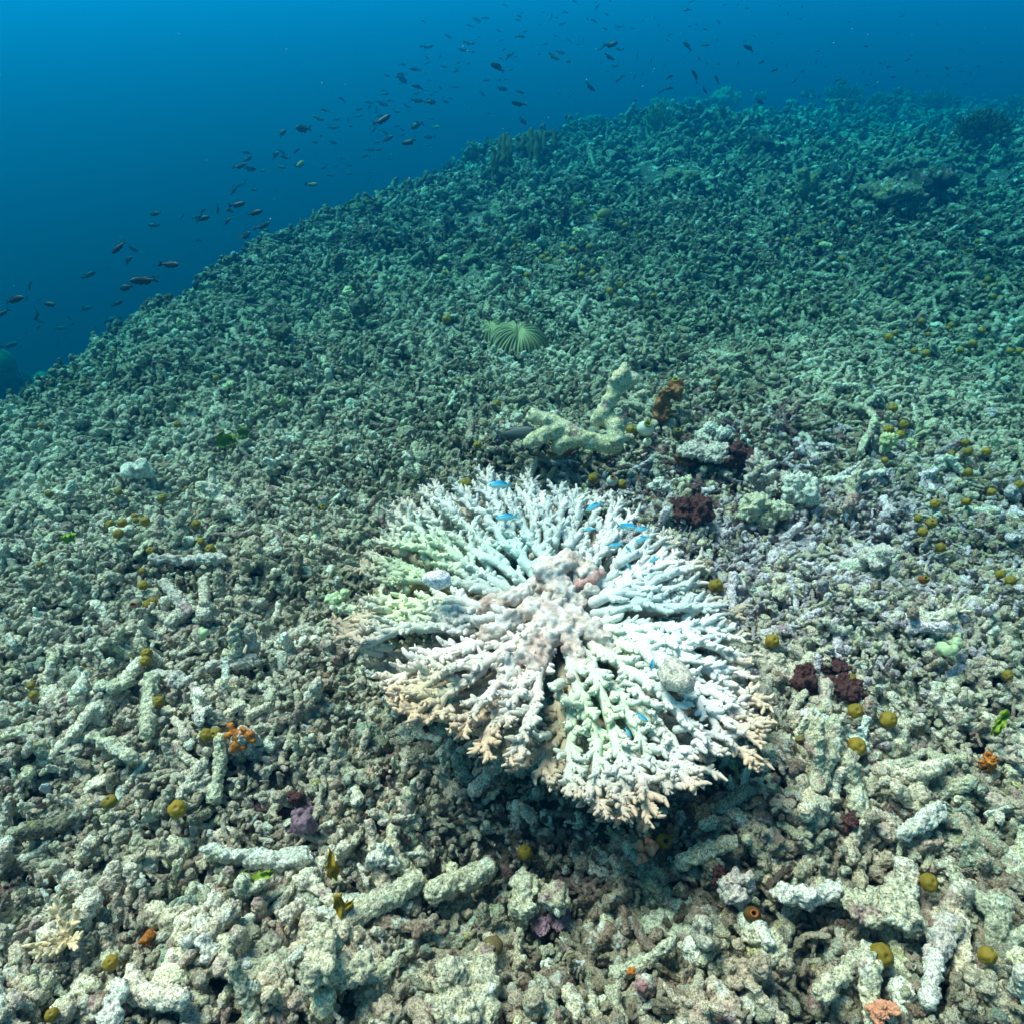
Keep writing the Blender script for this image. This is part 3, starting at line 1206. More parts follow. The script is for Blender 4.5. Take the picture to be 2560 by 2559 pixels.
# sponges, stones and crusts that stand out by their colour
M['orange'] = plain_material('orange_sponge', (.42, .13, .02), .5, 260, .6, .8)
M['maroon'] = crust_material('maroon_sponge', colour=(.085, .034, .032), patches=False, speck=1.0)
M['rust'] = plain_material('rust_sponge', (.20, .085, .03), .5, 180, .6, .8)
M['salmon'] = plain_material('salmon_sponge', (.62, .26, .15), .25, 180, .45, .5)
M['purple'] = plain_material('purple_sponge', (.20, .12, .15), .6, 200, .6, .8)
M['chalk'] = crust_material('chalk_stone', colour=(.66, .62, .50), patches=True, speck=.9)
M['pink_stone'] = crust_material('pinkish_stone', colour=(.56, .47, .39), patches=True, speck=.9)
M['cream_stone'] = crust_material('cream_stone', colour=(.54, .49, .33), patches=True, speck=1.0)
M['pale_sponge'] = plain_material('pale_yellow_sponge', (.40, .41, .20), .25, 160, .6, .6)
M['pale_green'] = plain_material('pale_green_squirt', (.40, .46, .26), .2, 160, .35, .3)
M['rock'] = crust_material('reef_rock_crust', colour=(.14, .135, .085), f=.35)
M['rock_dark'] = crust_material('dark_reef_rock_crust', colour=(.055, .052, .035), f=.35, patches=True)

o = lump('encrusted_stone', 598, 1842, 80, 66, M['pink_stone'], 'pale stone overgrown with a bright orange sponge on the left', 'stone', dz=.022)
mb = MB()
t0 = hit_depth(598, 1842, .022)
for (du, dv, r) in [(-22, -30, 9), (-14, -14, 10), (-2, 2, 11), (-8, 20, 12), (-14, 32, 9), (24, -8, 11), (32, 8, 9), (-30, -6, 7), (8, -20, 8), (12, 26, 7)]:
    ico(mb, at_depth(598 + du, 1842 + dv, t0 - .012) - o.location, r * PXM * t0 * 1.15, 2, (1, .8, 1))
me = remeshed('sponge', mb.mesh('s'), .0016, M['orange'], lambda c: .0022 * mnoise.noise(c * 190) + .001 * mnoise.noise(c * 480))
link(bpy.data.objects.new('sponge', me), o)

lump('sponge', 2010, 1705, 90, 70, M['maroon'], 'dark maroon sponge in the hollow right of the table coral', 'sponge', dz=.012)
lump('sponge', 2105, 1715, 120, 62, M['maroon'], 'wider dark red sponge right of the table coral under an olive ball', 'sponge', dz=.010, n=8)
lump('sponge', 2085, 1655, 80, 30, M['maroon'], 'thin blood-red sponge crust at the top of the hollow right of the table coral', 'sponge', dz=.012)
lump('sponge', 1735, 1275, 105, 66, M['maroon'], 'plum-dark sponge mound above the right shoulder of the table coral', 'sponge', dz=.02)
lump('sponge', 1725, 1145, 74, 62, M['rust'], 'rusty brown sponge lump behind the table coral', 'sponge', dz=.018)
lump('sponge', 1598, 2148, 40, 40, M['salmon'], 'salmon-pink sponge with two rounded lobes below the table coral', 'sponge', dz=.024, fine=.2, n=4)
o2 = lump('sponge', 1618, 2120, 54, 56, M['salmon'], 'larger rounded salmon sponge lobe below the table coral', 'sponge', dz=.030, fine=.2, n=4)
lump('sponge', 755, 2045, 92, 90, M['purple'], 'mottled purple sponge at lower left', 'sponge', dz=.018)
lump('sponge', 735, 1998, 52, 50, M['maroon'], 'plum-red sponge just above the mottled purple sponge', 'sponge', dz=.018)
lump('sponge', 950, 1935, 62, 40, M['maroon'], 'dark red sponge crust in the shade left of the front rim', 'sponge', dz=.006)
lump('sponge', 1378, 2305, 84, 28, M['purple'], 'thin lilac-pink crust in the foreground below the table coral', 'sponge', dz=.016)
lump('sponge', 1840, 1130, 95, 50, M['maroon'], 'wine-red crust on the white stone behind the table coral', 'sponge', dz=.026)
lump('sponge', 1395, 1130, 60, 26, M['rust'], 'brownish crust in the shadow under the dead staghorn branch', 'sponge', dz=.004)
lump('sponge', 2465, 1905, 34, 52, M['orange'], 'small orange sponge near the right edge', 'sponge', dz=.022)
lump('sponge', 1578, 2428, 22, 20, M['orange'], 'tiny bright orange sponge in the middle foreground', 'sponge', dz=.022, n=4)
lump('sponge', 370, 2342, 44, 40, M['orange'], 'orange-brown sponge crust in the lower left foreground', 'sponge', dz=.014)
lump('sponge', 2110, 2055, 60, 60, M['maroon'], 'dark red crust on white rubble right of the front rim', 'sponge', dz=.014, n=5)
lump('sponge', 1808, 2200, 70, 40, M['maroon'], 'dark red crust on a pale stone in the lower right', 'sponge', dz=.022, n=4)
lump('sponge', 2210, 2530, 70, 34, M['salmon'], 'rosy crust on a flat piece at the bottom edge', 'sponge', dz=.02, n=5)

lump('stone', 342, 1184, 74, 56, M['chalk'], 'smooth chalk-white stone on the left slope', 'stone', dz=.022, fine=.1, rough=.08)
lump('stone', 1915, 1185, 84, 80, M['pink_stone'], 'pale pinkish knobbly dead coral block right of the table coral', 'dead coral', n=9, dz=.035, spread=.40, rough=.24, fine=.8)
lump('stone', 1960, 1215, 70, 60, M['pink_stone'], 'smaller pinkish dead coral block touching the lower right of the larger one', 'dead coral', n=8, dz=.03, spread=.40, rough=.24, fine=.8)
lump('stone', 2010, 1225, 80, 90, M['chalk'], 'white knobbly block leaning on the pinkish dead coral block', 'dead coral', n=8, dz=.04)
lump('stone', 1910, 1275, 110, 70, M['cream_stone'], 'cream knobbly block below the pinkish dead coral block', 'dead coral', n=8, dz=.03)
lump('stone', 2195, 1382, 92, 52, M['pink_stone'], 'rounded pink-white stone right of the table coral', 'stone', dz=.03, fine=.3)
lump('stone', 1655, 1215, 56, 32, M['chalk'], 'flat white shell-like stone behind the table coral', 'stone', dz=.022)
lump('stone', 1790, 1085, 80, 44, M['chalk'], 'white slanting dead coral piece with wine-red crust behind', 'stone', dz=.036)
lump('stone', 1760, 1118, 130, 44, M['pink_stone'], 'pale pink dead coral slab behind the table coral', 'stone', n=8, dz=.03)
lump('stone', 1920, 2365, 110, 60, M['cream_stone'], 'cream crumbly stone in the right foreground', 'stone', dz=.02)
lump('stone', 2215, 2265, 170, 74, M['cream_stone'], 'long cream stone with pits in the right foreground', 'stone', n=9, dz=.03)
lump('stone', 1840, 2220, 84, 96, M['pink_stone'], 'upright pale stone with red crust in the right foreground', 'stone', n=6, dz=.03)
lump('stone', 1345, 2240, 150, 100, M['cream_stone'], 'rounded boulder fringed with brown turf below the table coral', 'stone', n=8, dz=.03)
lump('stone', 830, 2400, 170, 130, M['cream_stone'], 'large rounded cream stone in the foreground left of centre', 'stone', n=9, dz=.03)
lump('stone', 1180, 2490, 180, 110, M['cream_stone'], 'broad grey-cream stone at the bottom centre', 'stone', n=10, dz=.02)
lump('stone', 500, 2360, 90, 80, M['chalk'], 'round pale stone in the lower left foreground', 'stone', n=6, dz=.024)
lump('stone', 960, 2140, 74, 70, M['chalk'], 'round white stone left of the brown hollow', 'stone', n=6, dz=.026)

for i, (u, v, w, h) in enumerate([(869, 726, 40, 20), (965, 698, 30, 18), (575, 965, 30, 22), (705, 1000, 26, 24), (455, 805, 22, 18), (1290, 437, 20, 12),
                                  (1257, 480, 18, 20), (1384, 476, 22, 12), (1446, 578, 28, 18), (1330, 618, 18, 14), (1498, 650, 26, 14), (1437, 498, 18, 9),
                                  (2060, 612, 40, 18), (2215, 1105, 46, 40), (2285, 1108, 28, 20), (1110, 645, 26, 14), (1975, 482, 24, 12), (2010, 730, 18, 14)]):
    row, col = zone(u, v)
    lump('sponge', u, v, w, h, M['pale_sponge'], 'pale yellow lumpy sponge, %s' % ['the long one left of the steps of rubble', 'beside olive balls near the crest edge', 'high on the left slope', 'left of the mushroom coral',
                                           'tiny and close to the left crest', 'small one right of the finger sponges', 'upright one below the finger sponges', 'flat one below the finger sponges',
                                           'rounded one below the far olive fish', 'small one left of the olive ball cluster', 'domed one right of the olive ball cluster',
                                           'thin one above the far olive fish', 'wide one amid olive balls on the far right', 'white one under olive balls on the right',
                                           'smaller one beside the olive balls on the right', 'tiny one near the crest in the middle', 'far one left of the brown boulder', 'little one on the right middle slope'][i],
         'sponge', n=5, dz=.03, group='pale yellow sponges', vox=None)

lump('sea_squirt', 1711, 1430, 30, 42, M['pale_green'], 'pale green balloon-shaped sea squirt at the right edge of the table coral', 'sea squirt', n=3, dz=.05, fine=.1, rough=.05, spread=.15)
lump('sea_squirt', 510, 1582, 40, 40, M['pale_green'], 'pale green lumpy sea squirt among dead branches on the left', 'sea squirt', n=4, dz=.03, fine=.1, rough=.06, spread=.2)
lump('sea_squirt', 2372, 1625, 62, 48, M['pale_green'], 'pale mint-green jelly lump right of the maroon sponge', 'sea squirt', n=6, dz=.03, fine=.2, rough=.08)
lump('sea_squirt', 845, 1490, 60, 40, M['pale_green'], 'pale sage sponge lump left of the table coral', 'sponge', n=6, dz=.03, fine=.3)


# urn-shaped tunicates
def urn(u, v, d, mat, lab, lip, tilt=(20, 0)):
    t = hit_depth(u, v, .025)
    p = at_depth(u, v, t)
    r = d * .5 * PXM * t
    clear(u, v, d * .5, t)
    root = empty('sea_squirt', p)
    tag(root, lab, 'sea squirt')
    mb = MB()
    n = 20
    prof = [(.28, -.95), (.62, -.75), (.92, -.3), (1.0, .1), (.90, .5), (.66, .80), (.46, .96), (.42, 1.04), (.34, 1.02), (.30, .85), (.22, .5), (.02, .3)]
    mb.quadstrip([[(a * r * math.cos(2 * math.pi * k / n), a * r * .85 * math.sin(2 * math.pi * k / n), z * r) for k in range(n + 1)] for a, z in prof])
    b = mb.build('body', mat, root)
    mb = MB()
    mb.quadstrip([[(a * r * math.cos(2 * math.pi * k / n), a * r * .85 * math.sin(2 * math.pi * k / n), z * r) for k in range(n + 1)]
                  for a, z in ((.50, .96), (.47, 1.06), (.36, 1.09), (.29, .98), (.24, .75))])
    mb.build('rim', lip, root)
    root.rotation_euler = (R(tilt[0]), R(tilt[1]), 0)


M['milky'] = plain_material('milky_tunic', (.62, .60, .50), .2, 200, .35, .2)
M['browntunic'] = plain_material('red_brown_tunic', (.26, .075, .02), .3, 150, .4, .3)
M['greenlip'] = plain_material('olive_lip', (.20, .19, .02), .2, 200, .5, 0)
urn(1613, 1073, 44, M['milky'], 'large milky sea squirt with olive mouth right of the dead staghorn branch', M['greenlip'], (25, 10))
urn(1618, 1106, 23, M['milky'], 'small milky sea squirt below the large milky one', M['greenlip'])
urn(1531, 1203, 30, M['milky'], 'milky tan sea squirt between two olive balls behind the table coral', M['browntunic'])
urn(1758, 1174, 20, M['milky'], 'tiny milky sea squirt right of the rusty sponge', M['greenlip'])
urn(1690, 965, 40, M['browntunic'], 'red-brown barrel sea squirt on an encrusted stump', M['greenlip'], (10, -10))
urn(1797, 950, 14, M['browntunic'], 'small upper red-brown sea squirt right of the stump', M['greenlip'])
urn(1787, 972, 15, M['browntunic'], 'small lower red-brown sea squirt right of the stump', M['greenlip'])
urn(1661, 2102, 44, M['squirt'], 'orange-brown round sea squirt beside the salmon sponge', M['browntunic'], (30, 0))
urn(2415, 1255, 24, M['squirt'], 'orange-tinged oval sea squirt on the right slope', M['browntunic'], (40, 30))
urn(2309, 1448, 27, M['browntunic'], 'tan round sea squirt right of the bare stones', M['greenlip'], (30, 0))
urn(1693, 1085, 30, plain_material('dark_tunic', (.05, .05, .025), .2, 200, .5, .2), 'almost black round sea squirt right of the milky ones', M['greenlip'])
urn(1880, 2284, 44, plain_material('brown_tunic', (.09, .05, .01), .3, 200, .5, .2), 'dark brown glossy sea squirt in the right foreground', M['browntunic'])
urn(340, 1507, 30, plain_material('grey_tan_tunic', (.30, .22, .15), .3, 200, .6, .2), 'grey-tan flattened sea squirt left of twin olive balls', M['browntunic'], (60, 0))
urn(1231, 2362, 54, plain_material('mud_brown_tunic', (.14, .095, .04), .4, 300, .7, .3), 'mud-brown disc-like sea squirt in the middle foreground', M['greenlip'], (70, 0))
lump('stump', 1672, 1015, 56, 90, M['rust'], 'red-brown encrusted coral stump carrying a barrel sea squirt', 'dead coral', n=7, dz=.03)


# leaf-like algae
def blades(name, pts, mat, lab, dz=.03, ruff=.25):
    """each blade: base pixel, tip pixel, width px"""
    root = None
    rg = random.Random(len(lab))
    for (u0, v0, u1, v1, w) in pts:
        t = hit_depth(u0, v0, dz)
        a = at_depth(u0, v0, t)
        b = at_depth(u1, v1, t - .010)
        if root is None:
            root = empty(name, a)
            tag(root, lab, 'alga')
        ax = (b - a)
        vw = (a - Vector((0, 0, CAM_H))).normalized()
        sdv = ax.cross(vw).normalized()
        nn = ax.cross(sdv).normalized()
        W = w * .5 * PXM * t
        rows_f, rows_b = [], []
        n = 12
        ph = rg.random() * 6
        for i in range(n + 1):
            s = i / n
            wd = W * (math.sin(math.pi * min(1, s * .9 + .12)) ** .6) * (1 + ruff * math.sin(s * 19 + ph))
            c = a + ax * s + nn * (.004 * math.sin(s * 7 + ph)) - root.location
            r1 = [c + sdv * wd * k + nn * (.0035 * math.sin(3 * k + s * 9 + ph)) for k in (-1, -.5, 0, .5, 1)]
            rows_f.append(r1)
            rows_b.append([q - nn * .0011 for q in reversed(r1)])
        mb = MB()
        mb.quadstrip([f + bk + [f[0]] for f, bk in zip(rows_f, rows_b)])
        mb.build('blade', mat, root)
        clear((u0 + u1) / 2, (v0 + v1) / 2, w * .6, t)
    return root


M['lime'] = plain_material('lime_alga', (.20, .28, .02), .3, 220, .45, .3)
M['leafgreen'] = plain_material('green_alga', (.12, .17, .02), .35, 200, .45, .3)
M['mustard'] = plain_material('mustard_alga', (.33, .21, .015), .5, 260, .5, .4)
blades('leafy_alga', [(555, 1118, 556, 1078, 34), (565, 1105, 592, 1092, 28), (600, 1095, 618, 1068, 26)], M['leafgreen'], 'bright green leafy alga on the left slope')
blades('leafy_alga', [(645, 2208, 604, 2182, 26), (640, 2200, 672, 2182, 30)], M['lime'], 'lime-green leaf below the long white branch')
blades('leafy_alga', [(836, 2200, 824, 2128, 30)], M['mustard'], 'upright mustard-brown blade right of the long white branch')
blades('leafy_alga', [(850, 2280, 842, 2225, 24), (860, 2272, 880, 2250, 18)], M['mustard'], 'mustard-brown blade below the upright mustard blade')
blades('leafy_alga', [(166, 1352, 162, 1334, 20), (172, 1350, 186, 1330, 14)], M['lime'], 'small yellow-green alga on the left slope')
blades('leafy_alga', [(2490, 1830, 2520, 1770, 22), (2482, 1840, 2500, 1800, 18)], M['lime'], 'yellow-green alga crust near the right edge')
blades('leafy_alga', [(795, 1100 + 175, 812, 1100 + 160, 12)], M['mustard'], 'tiny brown blade left of the table coral')


# single pale branches in the rubble
def dead_branch(paths, mat, lab, dz=.022, rough=.0042, cat='dead coral'):
    """paths: lists of (u, v, thickness px[, extra height])"""
    base = None
    mb = MB()
    for path in paths:
        pts, rad = [], []
        for q in path:
            t = hit_depth(q[0], q[1], dz + (q[3] if len(q) > 3 else 0))
            p = at_depth(q[0], q[1], t)
            if base is None:
                base = p.copy()
            pts.append(p - base)
            rad.append(q[2] * .5 * PXM * t)
            clear(q[0], q[1], q[2] * .5, t)
        # smooth the path a little
        P2, R2 = [pts[0]], [rad[0]]
        for a, b, ra, rb in zip(pts[:-1], pts[1:], rad[:-1], rad[1:]):
            P2 += [a.lerp(b, .5), b]
            R2 += [(ra + rb) / 2, rb]
        for k in range(1, len(P2) - 1):
            P2[k] = (P2[k - 1] + P2[k] * 2 + P2[k + 1]) / 4
        mb.tube(P2, [r_ * random.uniform(.82, 1.12) for r_ in R2], 10)
        for q_, r_ in zip(P2, R2):
            if random.random() < .8:
                ico(mb, q_ + Vector((random.uniform(-1, 1), random.uniform(-1, 1), random.uniform(-.3, 1))).normalized() * r_ * .75, r_ * random.uniform(.35, .6), 1)
    rmin = min(R2)
    off = Vector((len(lab), 2, 5))
    me = remeshed('dead_branch', mb.mesh('d'), max(.0016, rmin / 5), mat, lambda c: rough * (mnoise.noise(c * 110 + off) + .7 * mnoise.noise(c * 290 + off)))
    o = link(bpy.data.objects.new('dead_branch', me))
    o.location = base
    tag(o, lab, cat)


dead_branch([[(528, 2122, 34), (600, 2140, 44), (680, 2152, 46), (765, 2140, 52)]], M['chalk'], 'long white bone-like dead branch in the left foreground')
dead_branch([[(880, 2290, 60), (960, 2250, 64), (1040, 2205, 60)]], M['cream_stone'], 'thick cream dead branch slanting up in the foreground')
dead_branch([[(1085, 2230, 62), (1150, 2205, 58), (1220, 2170, 48)]], M['cream_stone'], 'thick blunt cream branch tip left of the turf-fringed boulder')
dead_branch([[(568, 2345, 40), (562, 2400, 34), (580, 2440, 34), (630, 2468, 36)]], M['cream_stone'], 'bent pale dead branch in the lower left foreground')
dead_branch([[(270, 2559, 52), (285, 2500, 48), (300, 2465, 40)]], M['chalk'], 'white upright branch at the bottom left edge')
dead_branch([[(765, 2270, 34), (800, 2285, 38), (870, 2290, 42)]], M['chalk'], 'short white dead branch speckled with mustard alga')
dead_branch([[(2040, 1800, 42, .03), (2035, 1870, 44, .015), (2050, 1925, 56), (2075, 1890, 50, .01), (2090, 1850, 40, .015)], [(2050, 1925, 56), (2040, 1970, 44)]], M['cream_stone'], 'upright forked cream dead coral right of the table coral')
dead_branch([[(2120, 1900, 36, .015), (2130, 1960, 46), (2150, 2020, 44)]], M['cream_stone'], 'slanting pale branch below the three olive balls')
dead_branch([[(380, 1690, 34), (372, 1750, 36), (366, 1830, 34)]], M['cream_stone'], 'upright pale branch beside an olive ball on the left')
dead_branch([[(240, 1712, 26), (280, 1722, 28), (325, 1700, 28)]], M['cream_stone'], 'horizontal tan knobbed branch on the left')
dead_branch([[(520, 1665, 30), (570, 1655, 32), (635, 1650, 34)]], M['pink_stone'], 'pinkish level branch left of the table coral')
dead_branch([[(588, 1560, 30, .04), (590, 1610, 34, .02), (588, 1650, 30)]], M['cream_stone'], 'upright pointed pale branch left of the table coral')
dead_branch([[(618, 1580, 26, .03), (635, 1625, 32)]], M['pink_stone'], 'leaning stub beside the upright pointed branch')
dead_branch([[(395, 1680, 30), (430, 1700, 34), (470, 1700, 30)]], M['pink_stone'], 'short mauve-grey branch below the twin olive balls')
dead_branch([[(90, 1245, 30), (125, 1268, 30), (150, 1290, 26)]], M['cream_stone'], 'cream slanting branch at the left edge')
dead_branch([[(410, 1455, 26), (440, 1490, 30), (470, 1525, 28)]], M['pink_stone'], 'slanting grey-pink branch right of the twin olive balls')
dead_branch([[(235, 1840, 30), (280, 1860, 34), (330, 1890, 30)]], M['cream_stone'], 'yellowish slanting branch at lower left')
dead_branch([[(380, 1395, 22), (440, 1400, 26), (560, 1395, 26)]], M['pink_stone'], 'long grey branch lying under an olive ball on the left slope')
dead_branch([[(1045, 1170, 24), (1035, 1195, 26, .02), (1015, 1140, 22, .05)]], M['cream_stone'], 'thin standing branch stub left of the table coral back')
dead_branch([[(660, 1150, 14, .02), (690, 1160, 16)], [(690, 1160, 16), (710, 1140, 12, .02)], [(675, 1155, 14), (680, 1180, 12)]], M['chalk'], 'small pale star-like sprig on the left slope')
dead_branch([[(2050, 2480, 44), (2110, 2430, 48), (2170, 2380, 46)]], M['cream_stone'], 'long pale branch pointing to the big olive ball in the right foreground')
dead_branch([[(2320, 2500, 48), (2330, 2440, 46), (2345, 2380, 40)]], M['chalk'], 'upright white branch between two olive balls in the right foreground')
dead_branch([[(1420, 2470, 40), (1445, 2530, 44)]], M['cream_stone'], 'stubby branch at the bottom edge right of the broad stone')
dead_branch([[(1950, 2230, 50), (2020, 2240, 50), (2090, 2225, 44)]], M['chalk'], 'short white branch left of the long pitted stone')
dead_branch([[(2380, 2310, 60), (2350, 2350, 56), (2330, 2400, 50)]], M['pink_stone'], 'pinkish blunt branch in the right foreground')
dead_branch([[(2150, 1125, 16), (2200, 1040, 18), (2150, 1010, 16)]], M['cream_stone'], 'slim branch beside olive balls on the right slope')
dead_branch([[(2060, 1200, 20), (2130, 1200, 22), (2210, 1180, 18)]], M['chalk'], 'long thin white branch above the bare stones')
dead_branch([[(1700, 2150, 44), (1760, 2130, 44), (1830, 2105, 40)]], M['cream_stone'], 'cream branch right of the orange-brown sea squirt')
dead_branch([[(2260, 2080, 44), (2300, 2060, 46), (2350, 2020, 40)]], M['chalk'], 'white branch piece on the right near the red crust')
dead_branch([[(760, 1150, 0.1 + 14), (770, 1130, 14, .02)]], M['cream_stone'], 'tiny standing stub right of the pale sprig')


# a small living tan branching coral in the lower left
def small_acropora(u, v, w, h, col, lab, seed):
    rg = random.Random(seed)
    t = hit_depth(u, v + h * .2, .015)
    base = at_depth(u, v + h * .2, t)
    S = w * PXM * t
    root = empty('branching_coral', base)
    tag(root, lab, 'coral')
    mat = plain_material('tan_branch_coral', col, .25, 260, .7, .5)
    for i in range(9):
        a = 2 * math.pi * i / 9 + rg.uniform(-.3, .3)
        mb = MB()
        d = Vector((math.cos(a), math.sin(a), rg.uniform(.3, .9))).normalized()
        pts = [Vector((0, 0, 0))]
        L = S * rg.uniform(.35, .55)
        for k in range(5):
            d = (d + Vector((rg.uniform(-.3, .3), rg.uniform(-.3, .3), rg.uniform(-.1, .3)))).normalized()
            pts.append(pts[-1] + d * L / 5)
            for q in range(2):
                dd = (d + Vector((rg.uniform(-1, 1), rg.uniform(-1, 1), rg.uniform(-.3, 1)))).normalized()
                l2 = L * rg.uniform(.16, .34)
                mb.tube([pts[-1], pts[-1] + dd * l2 * .6, pts[-1] + dd * l2], [S * .045, S * .036, S * .022], 6)
        mb.tube(pts, [S * (.065 - .006 * k) for k in range(6)], 7)
        mb.build('branch', mat, root)
    clear(u, v, w * .4, t)


small_acropora(165, 2320, 150, 170, (.62, .48, .30), 'small tan branching coral in the lower left corner', 3)
small_acropora(150, 2265, 80, 80, (.72, .62, .45), 'paler sprig above the small tan branching coral', 8)
small_acropora(1700, 1650, 56, 70, (.72, .52, .33), 'tiny cream twig coral growing on the right of the table coral', 5)
small_acropora(2395, 1515, 60, 50, (.58, .50, .36), 'small cream star-shaped coral on the right', 6)
small_acropora(930, 1925, 50, 40, (.50, .36, .26), 'small tan twig coral in the shade left of the front rim', 9)

# ------------------------------------------------------------------ far corals, sponges and rocks on the slope
M['farfinger'] = plain_material('finger_sponge_skin', (.065, .065, .028), .35, 90, .8, .6)
M['farbush'] = plain_material('bushy_coral_skin', (.17, .18, .085), .3, 60, .8, .5)
M['fardome'] = crust_material('massive_coral_skin', colour=(.17, .185, .10), patches=False, speck=.5, f=.3)
M['farpale'] = crust_material('pale_massive_coral_skin', colour=(.24, .25, .16), patches=False, speck=.5, f=.3)


def finger_sponge(cols, base_v, lab, rockw, seed):
    """cols: (x, top y, base y, width) in photo pixels"""
    rg = random.Random(seed)
    u0 = sum(c[0] for c in cols) / len(cols)
    t = hit_depth(u0, base_v, .02)
    root = empty('finger_sponge', at_depth(u0, base_v, t))
    tag(root, lab, 'sponge')
    for (x, yt, yb, w) in cols:
        tt = t + rg.uniform(-.06, .10)
        a, b = at_depth(x + rg.uniform(-2, 2), yb, tt) - root.location, at_depth(x, yt, tt) - root.location
        pts, rad = [], []
        for k in range(7):
            s = k / 6
            pts.append(a.lerp(b, s) + Vector((rg.uniform(-1, 1), rg.uniform(-1, 1), 0)) * .006)
            rad.append(w * .62 * PXM * t * (1.25 - .35 * s) * rg.uniform(.9, 1.1))
        mb = MB()
        mb.tube(pts, rad, 9)
        mb.build('finger', M['farfinger'], root, rough=.004, rscale=60)
    mb = MB()
    W = rockw * PXM * t
    for k in range(7):
        ico(mb, (rg.uniform(-.4, .4) * W, rg.uniform(-.1, .25) * W, rg.uniform(-.05, .06) * W + (base_v - cols[0][2]) * PXM * t * .35), W * rg.uniform(.13, .22), 2)
    me = remeshed('base_rock', mb.mesh('r'), W / 40, M['rock_dark'], lambda c: .03 * mnoise.noise(c * 14) + .015 * mnoise.noise(c * 40))
    link(bpy.data.objects.new('base_rock', me), root)


finger_sponge([(1234, 372, 425, 9), (1244, 380, 420, 7), (1250, 345, 412, 8), (1259, 338, 405, 10), (1271, 336, 412, 10), (1276, 346, 410, 9), (1232, 420, 478, 8)], 455,
              'left cluster of dark upright finger sponges on the far crest', 80, 1)
finger_sponge([(1296, 345, 372, 10), (1306, 342, 372, 9), (1314, 344, 372, 8), (1322, 338, 385, 10), (1331, 325, 380, 12), (1340, 332, 400, 12), (1350, 336, 400, 12),
               (1362, 332, 385, 9), (1386, 326, 370, 10)], 415, 'right cluster of taller finger sponges on the far crest', 100, 2)


def bush(u, v, w, h, lab, mat, seed, n=70, name='bushy_coral', up=.5):
    rg = random.Random(seed)
    t = hit_depth(u, v + h * .35, .02)
    if t is None or t > 9:
        t = 7.6
    base = at_depth(u, v + h * .45, t)
    W, Hh = w * .5 * PXM * t, h * PXM * t
    mb = MB()
    for k in range(n):
        a = rg.uniform(0, 2 * math.pi)
        el = math.acos(rg.uniform(.0, 1.0))
        d = Vector((math.sin(el) * math.cos(a) * W, math.sin(el) * math.sin(a) * W, math.cos(el) * Hh * .95 + .1 * Hh))
        s = rg.uniform(.75, 1.0)
        p1 = d * s
        r = W * rg.uniform(.028, .045)
        mb.tube([Vector((0, 0, 0)), p1 * .5 + Vector((0, 0, .05 * Hh)), p1], [r * 1.5, r * 1.2, r * .7], 5)
        for q in range(4):
            b = p1 * rg.uniform(.55, .9)
            dd = (d.normalized() + Vector((rg.uniform(-1, 1), rg.uniform(-1, 1), rg.uniform(0, 1) * up * 2))).normalized()
            l2 = W * rg.uniform(.14, .28)
            mb.tube([b, b + dd * l2], [r, r * .6], 5)
    o = mb.build(name, mat)
    o.location = base
    tag(o, lab, 'coral')
    return o


bush(1642, 305, 105, 80, 'rounded bushy coral on the far slope left of the dark hollow', M['farbush'], 1)
bush(2108, 242, 120, 50, 'wide bushy coral mound on the far skyline', M['farbush'], 2, 90)
bush(2190, 258, 66, 44, 'small leafy coral bush in front of the skyline mound', M['farbush'], 3)
bush(2250, 245, 80, 50, 'spiky staghorn bush on the skyline right of centre', M['farbush'], 4, 60)
bush(2345, 252, 110, 40, 'low staghorn thicket fading into the haze', M['farbush'], 5, 80)
bush(2450, 318, 150, 62, 'dark upright staghorn thicket at the far right', M['farfinger'], 6, 110, up=1.2)
bush(2530, 262, 80, 36, 'hazy coral thicket near the right edge', M['farbush'], 7, 60)
bush(1475, 475, 36, 30, 'small round olive coral head on the far slope', M['farfinger'], 8, 60)
bush(1182, 390, 46, 30, 'low twiggy coral left of the finger sponges', M['farfinger'], 9, 50)
bush(1125, 420, 40, 24, 'twiggy coral on the crest edge', M['farfinger'], 10, 50)
bush(2055, 470, 34, 20, 'small green coral tuft left of the brown boulder', M['farbush'], 11, 40)


def far_lump(u, v, w, h, mat, lab, n=8, rough=.12, cat='coral', name='massive_coral', spread=.3, dz=.0):
    t = hit_depth(u, v + h * .4, .02)
    if t is None or t > 9:
        t = 7.6
    return lump(name, u, v, w, h, mat, lab, cat, n=n, t=t, rough=rough, spread=spread, vox=max(w, h) * PXM * t / 46)


far_lump(1447, 300, 26, 30, M['farpale'], 'pale upright dome coral at the left end of the far ledge', 4, .05)
far_lump(1480, 298, 56, 22, M['fardome'], 'low ledge of dome coral on the far crest', 7)
far_lump(1815, 252, 78, 52, M['farpale'], 'large rounded coral head on the far skyline', 9)
far_lump(1887, 246, 24, 38, M['farpale'], 'left twin of the two pale knobs on the skyline', 3, .05)
far_lump(1907, 246, 22, 36, M['farpale'], 'right twin of the two pale knobs on the skyline', 3, .05)
far_lump(1740, 262, 70, 36, M['rock'], 'jagged dark rock left of the skyline coral head', 9, .2, 'rock', 'rock')
far_lump(1650, 268, 60, 34, M['fardome'], 'dim rounded coral mound on the far crest edge', 7)
far_lump(2018, 240, 40, 26, M['rock_dark'], 'dark flat-topped coral on the skyline', 6)
far_lump(1990, 256, 44, 20, M['fardome'], 'low pale coral under the dark flat-topped one', 5)
far_lump(1925, 375, 100, 54, M['rock_dark'], 'dark overhung rock mound on the far slope', 9, .2, 'rock', 'rock')
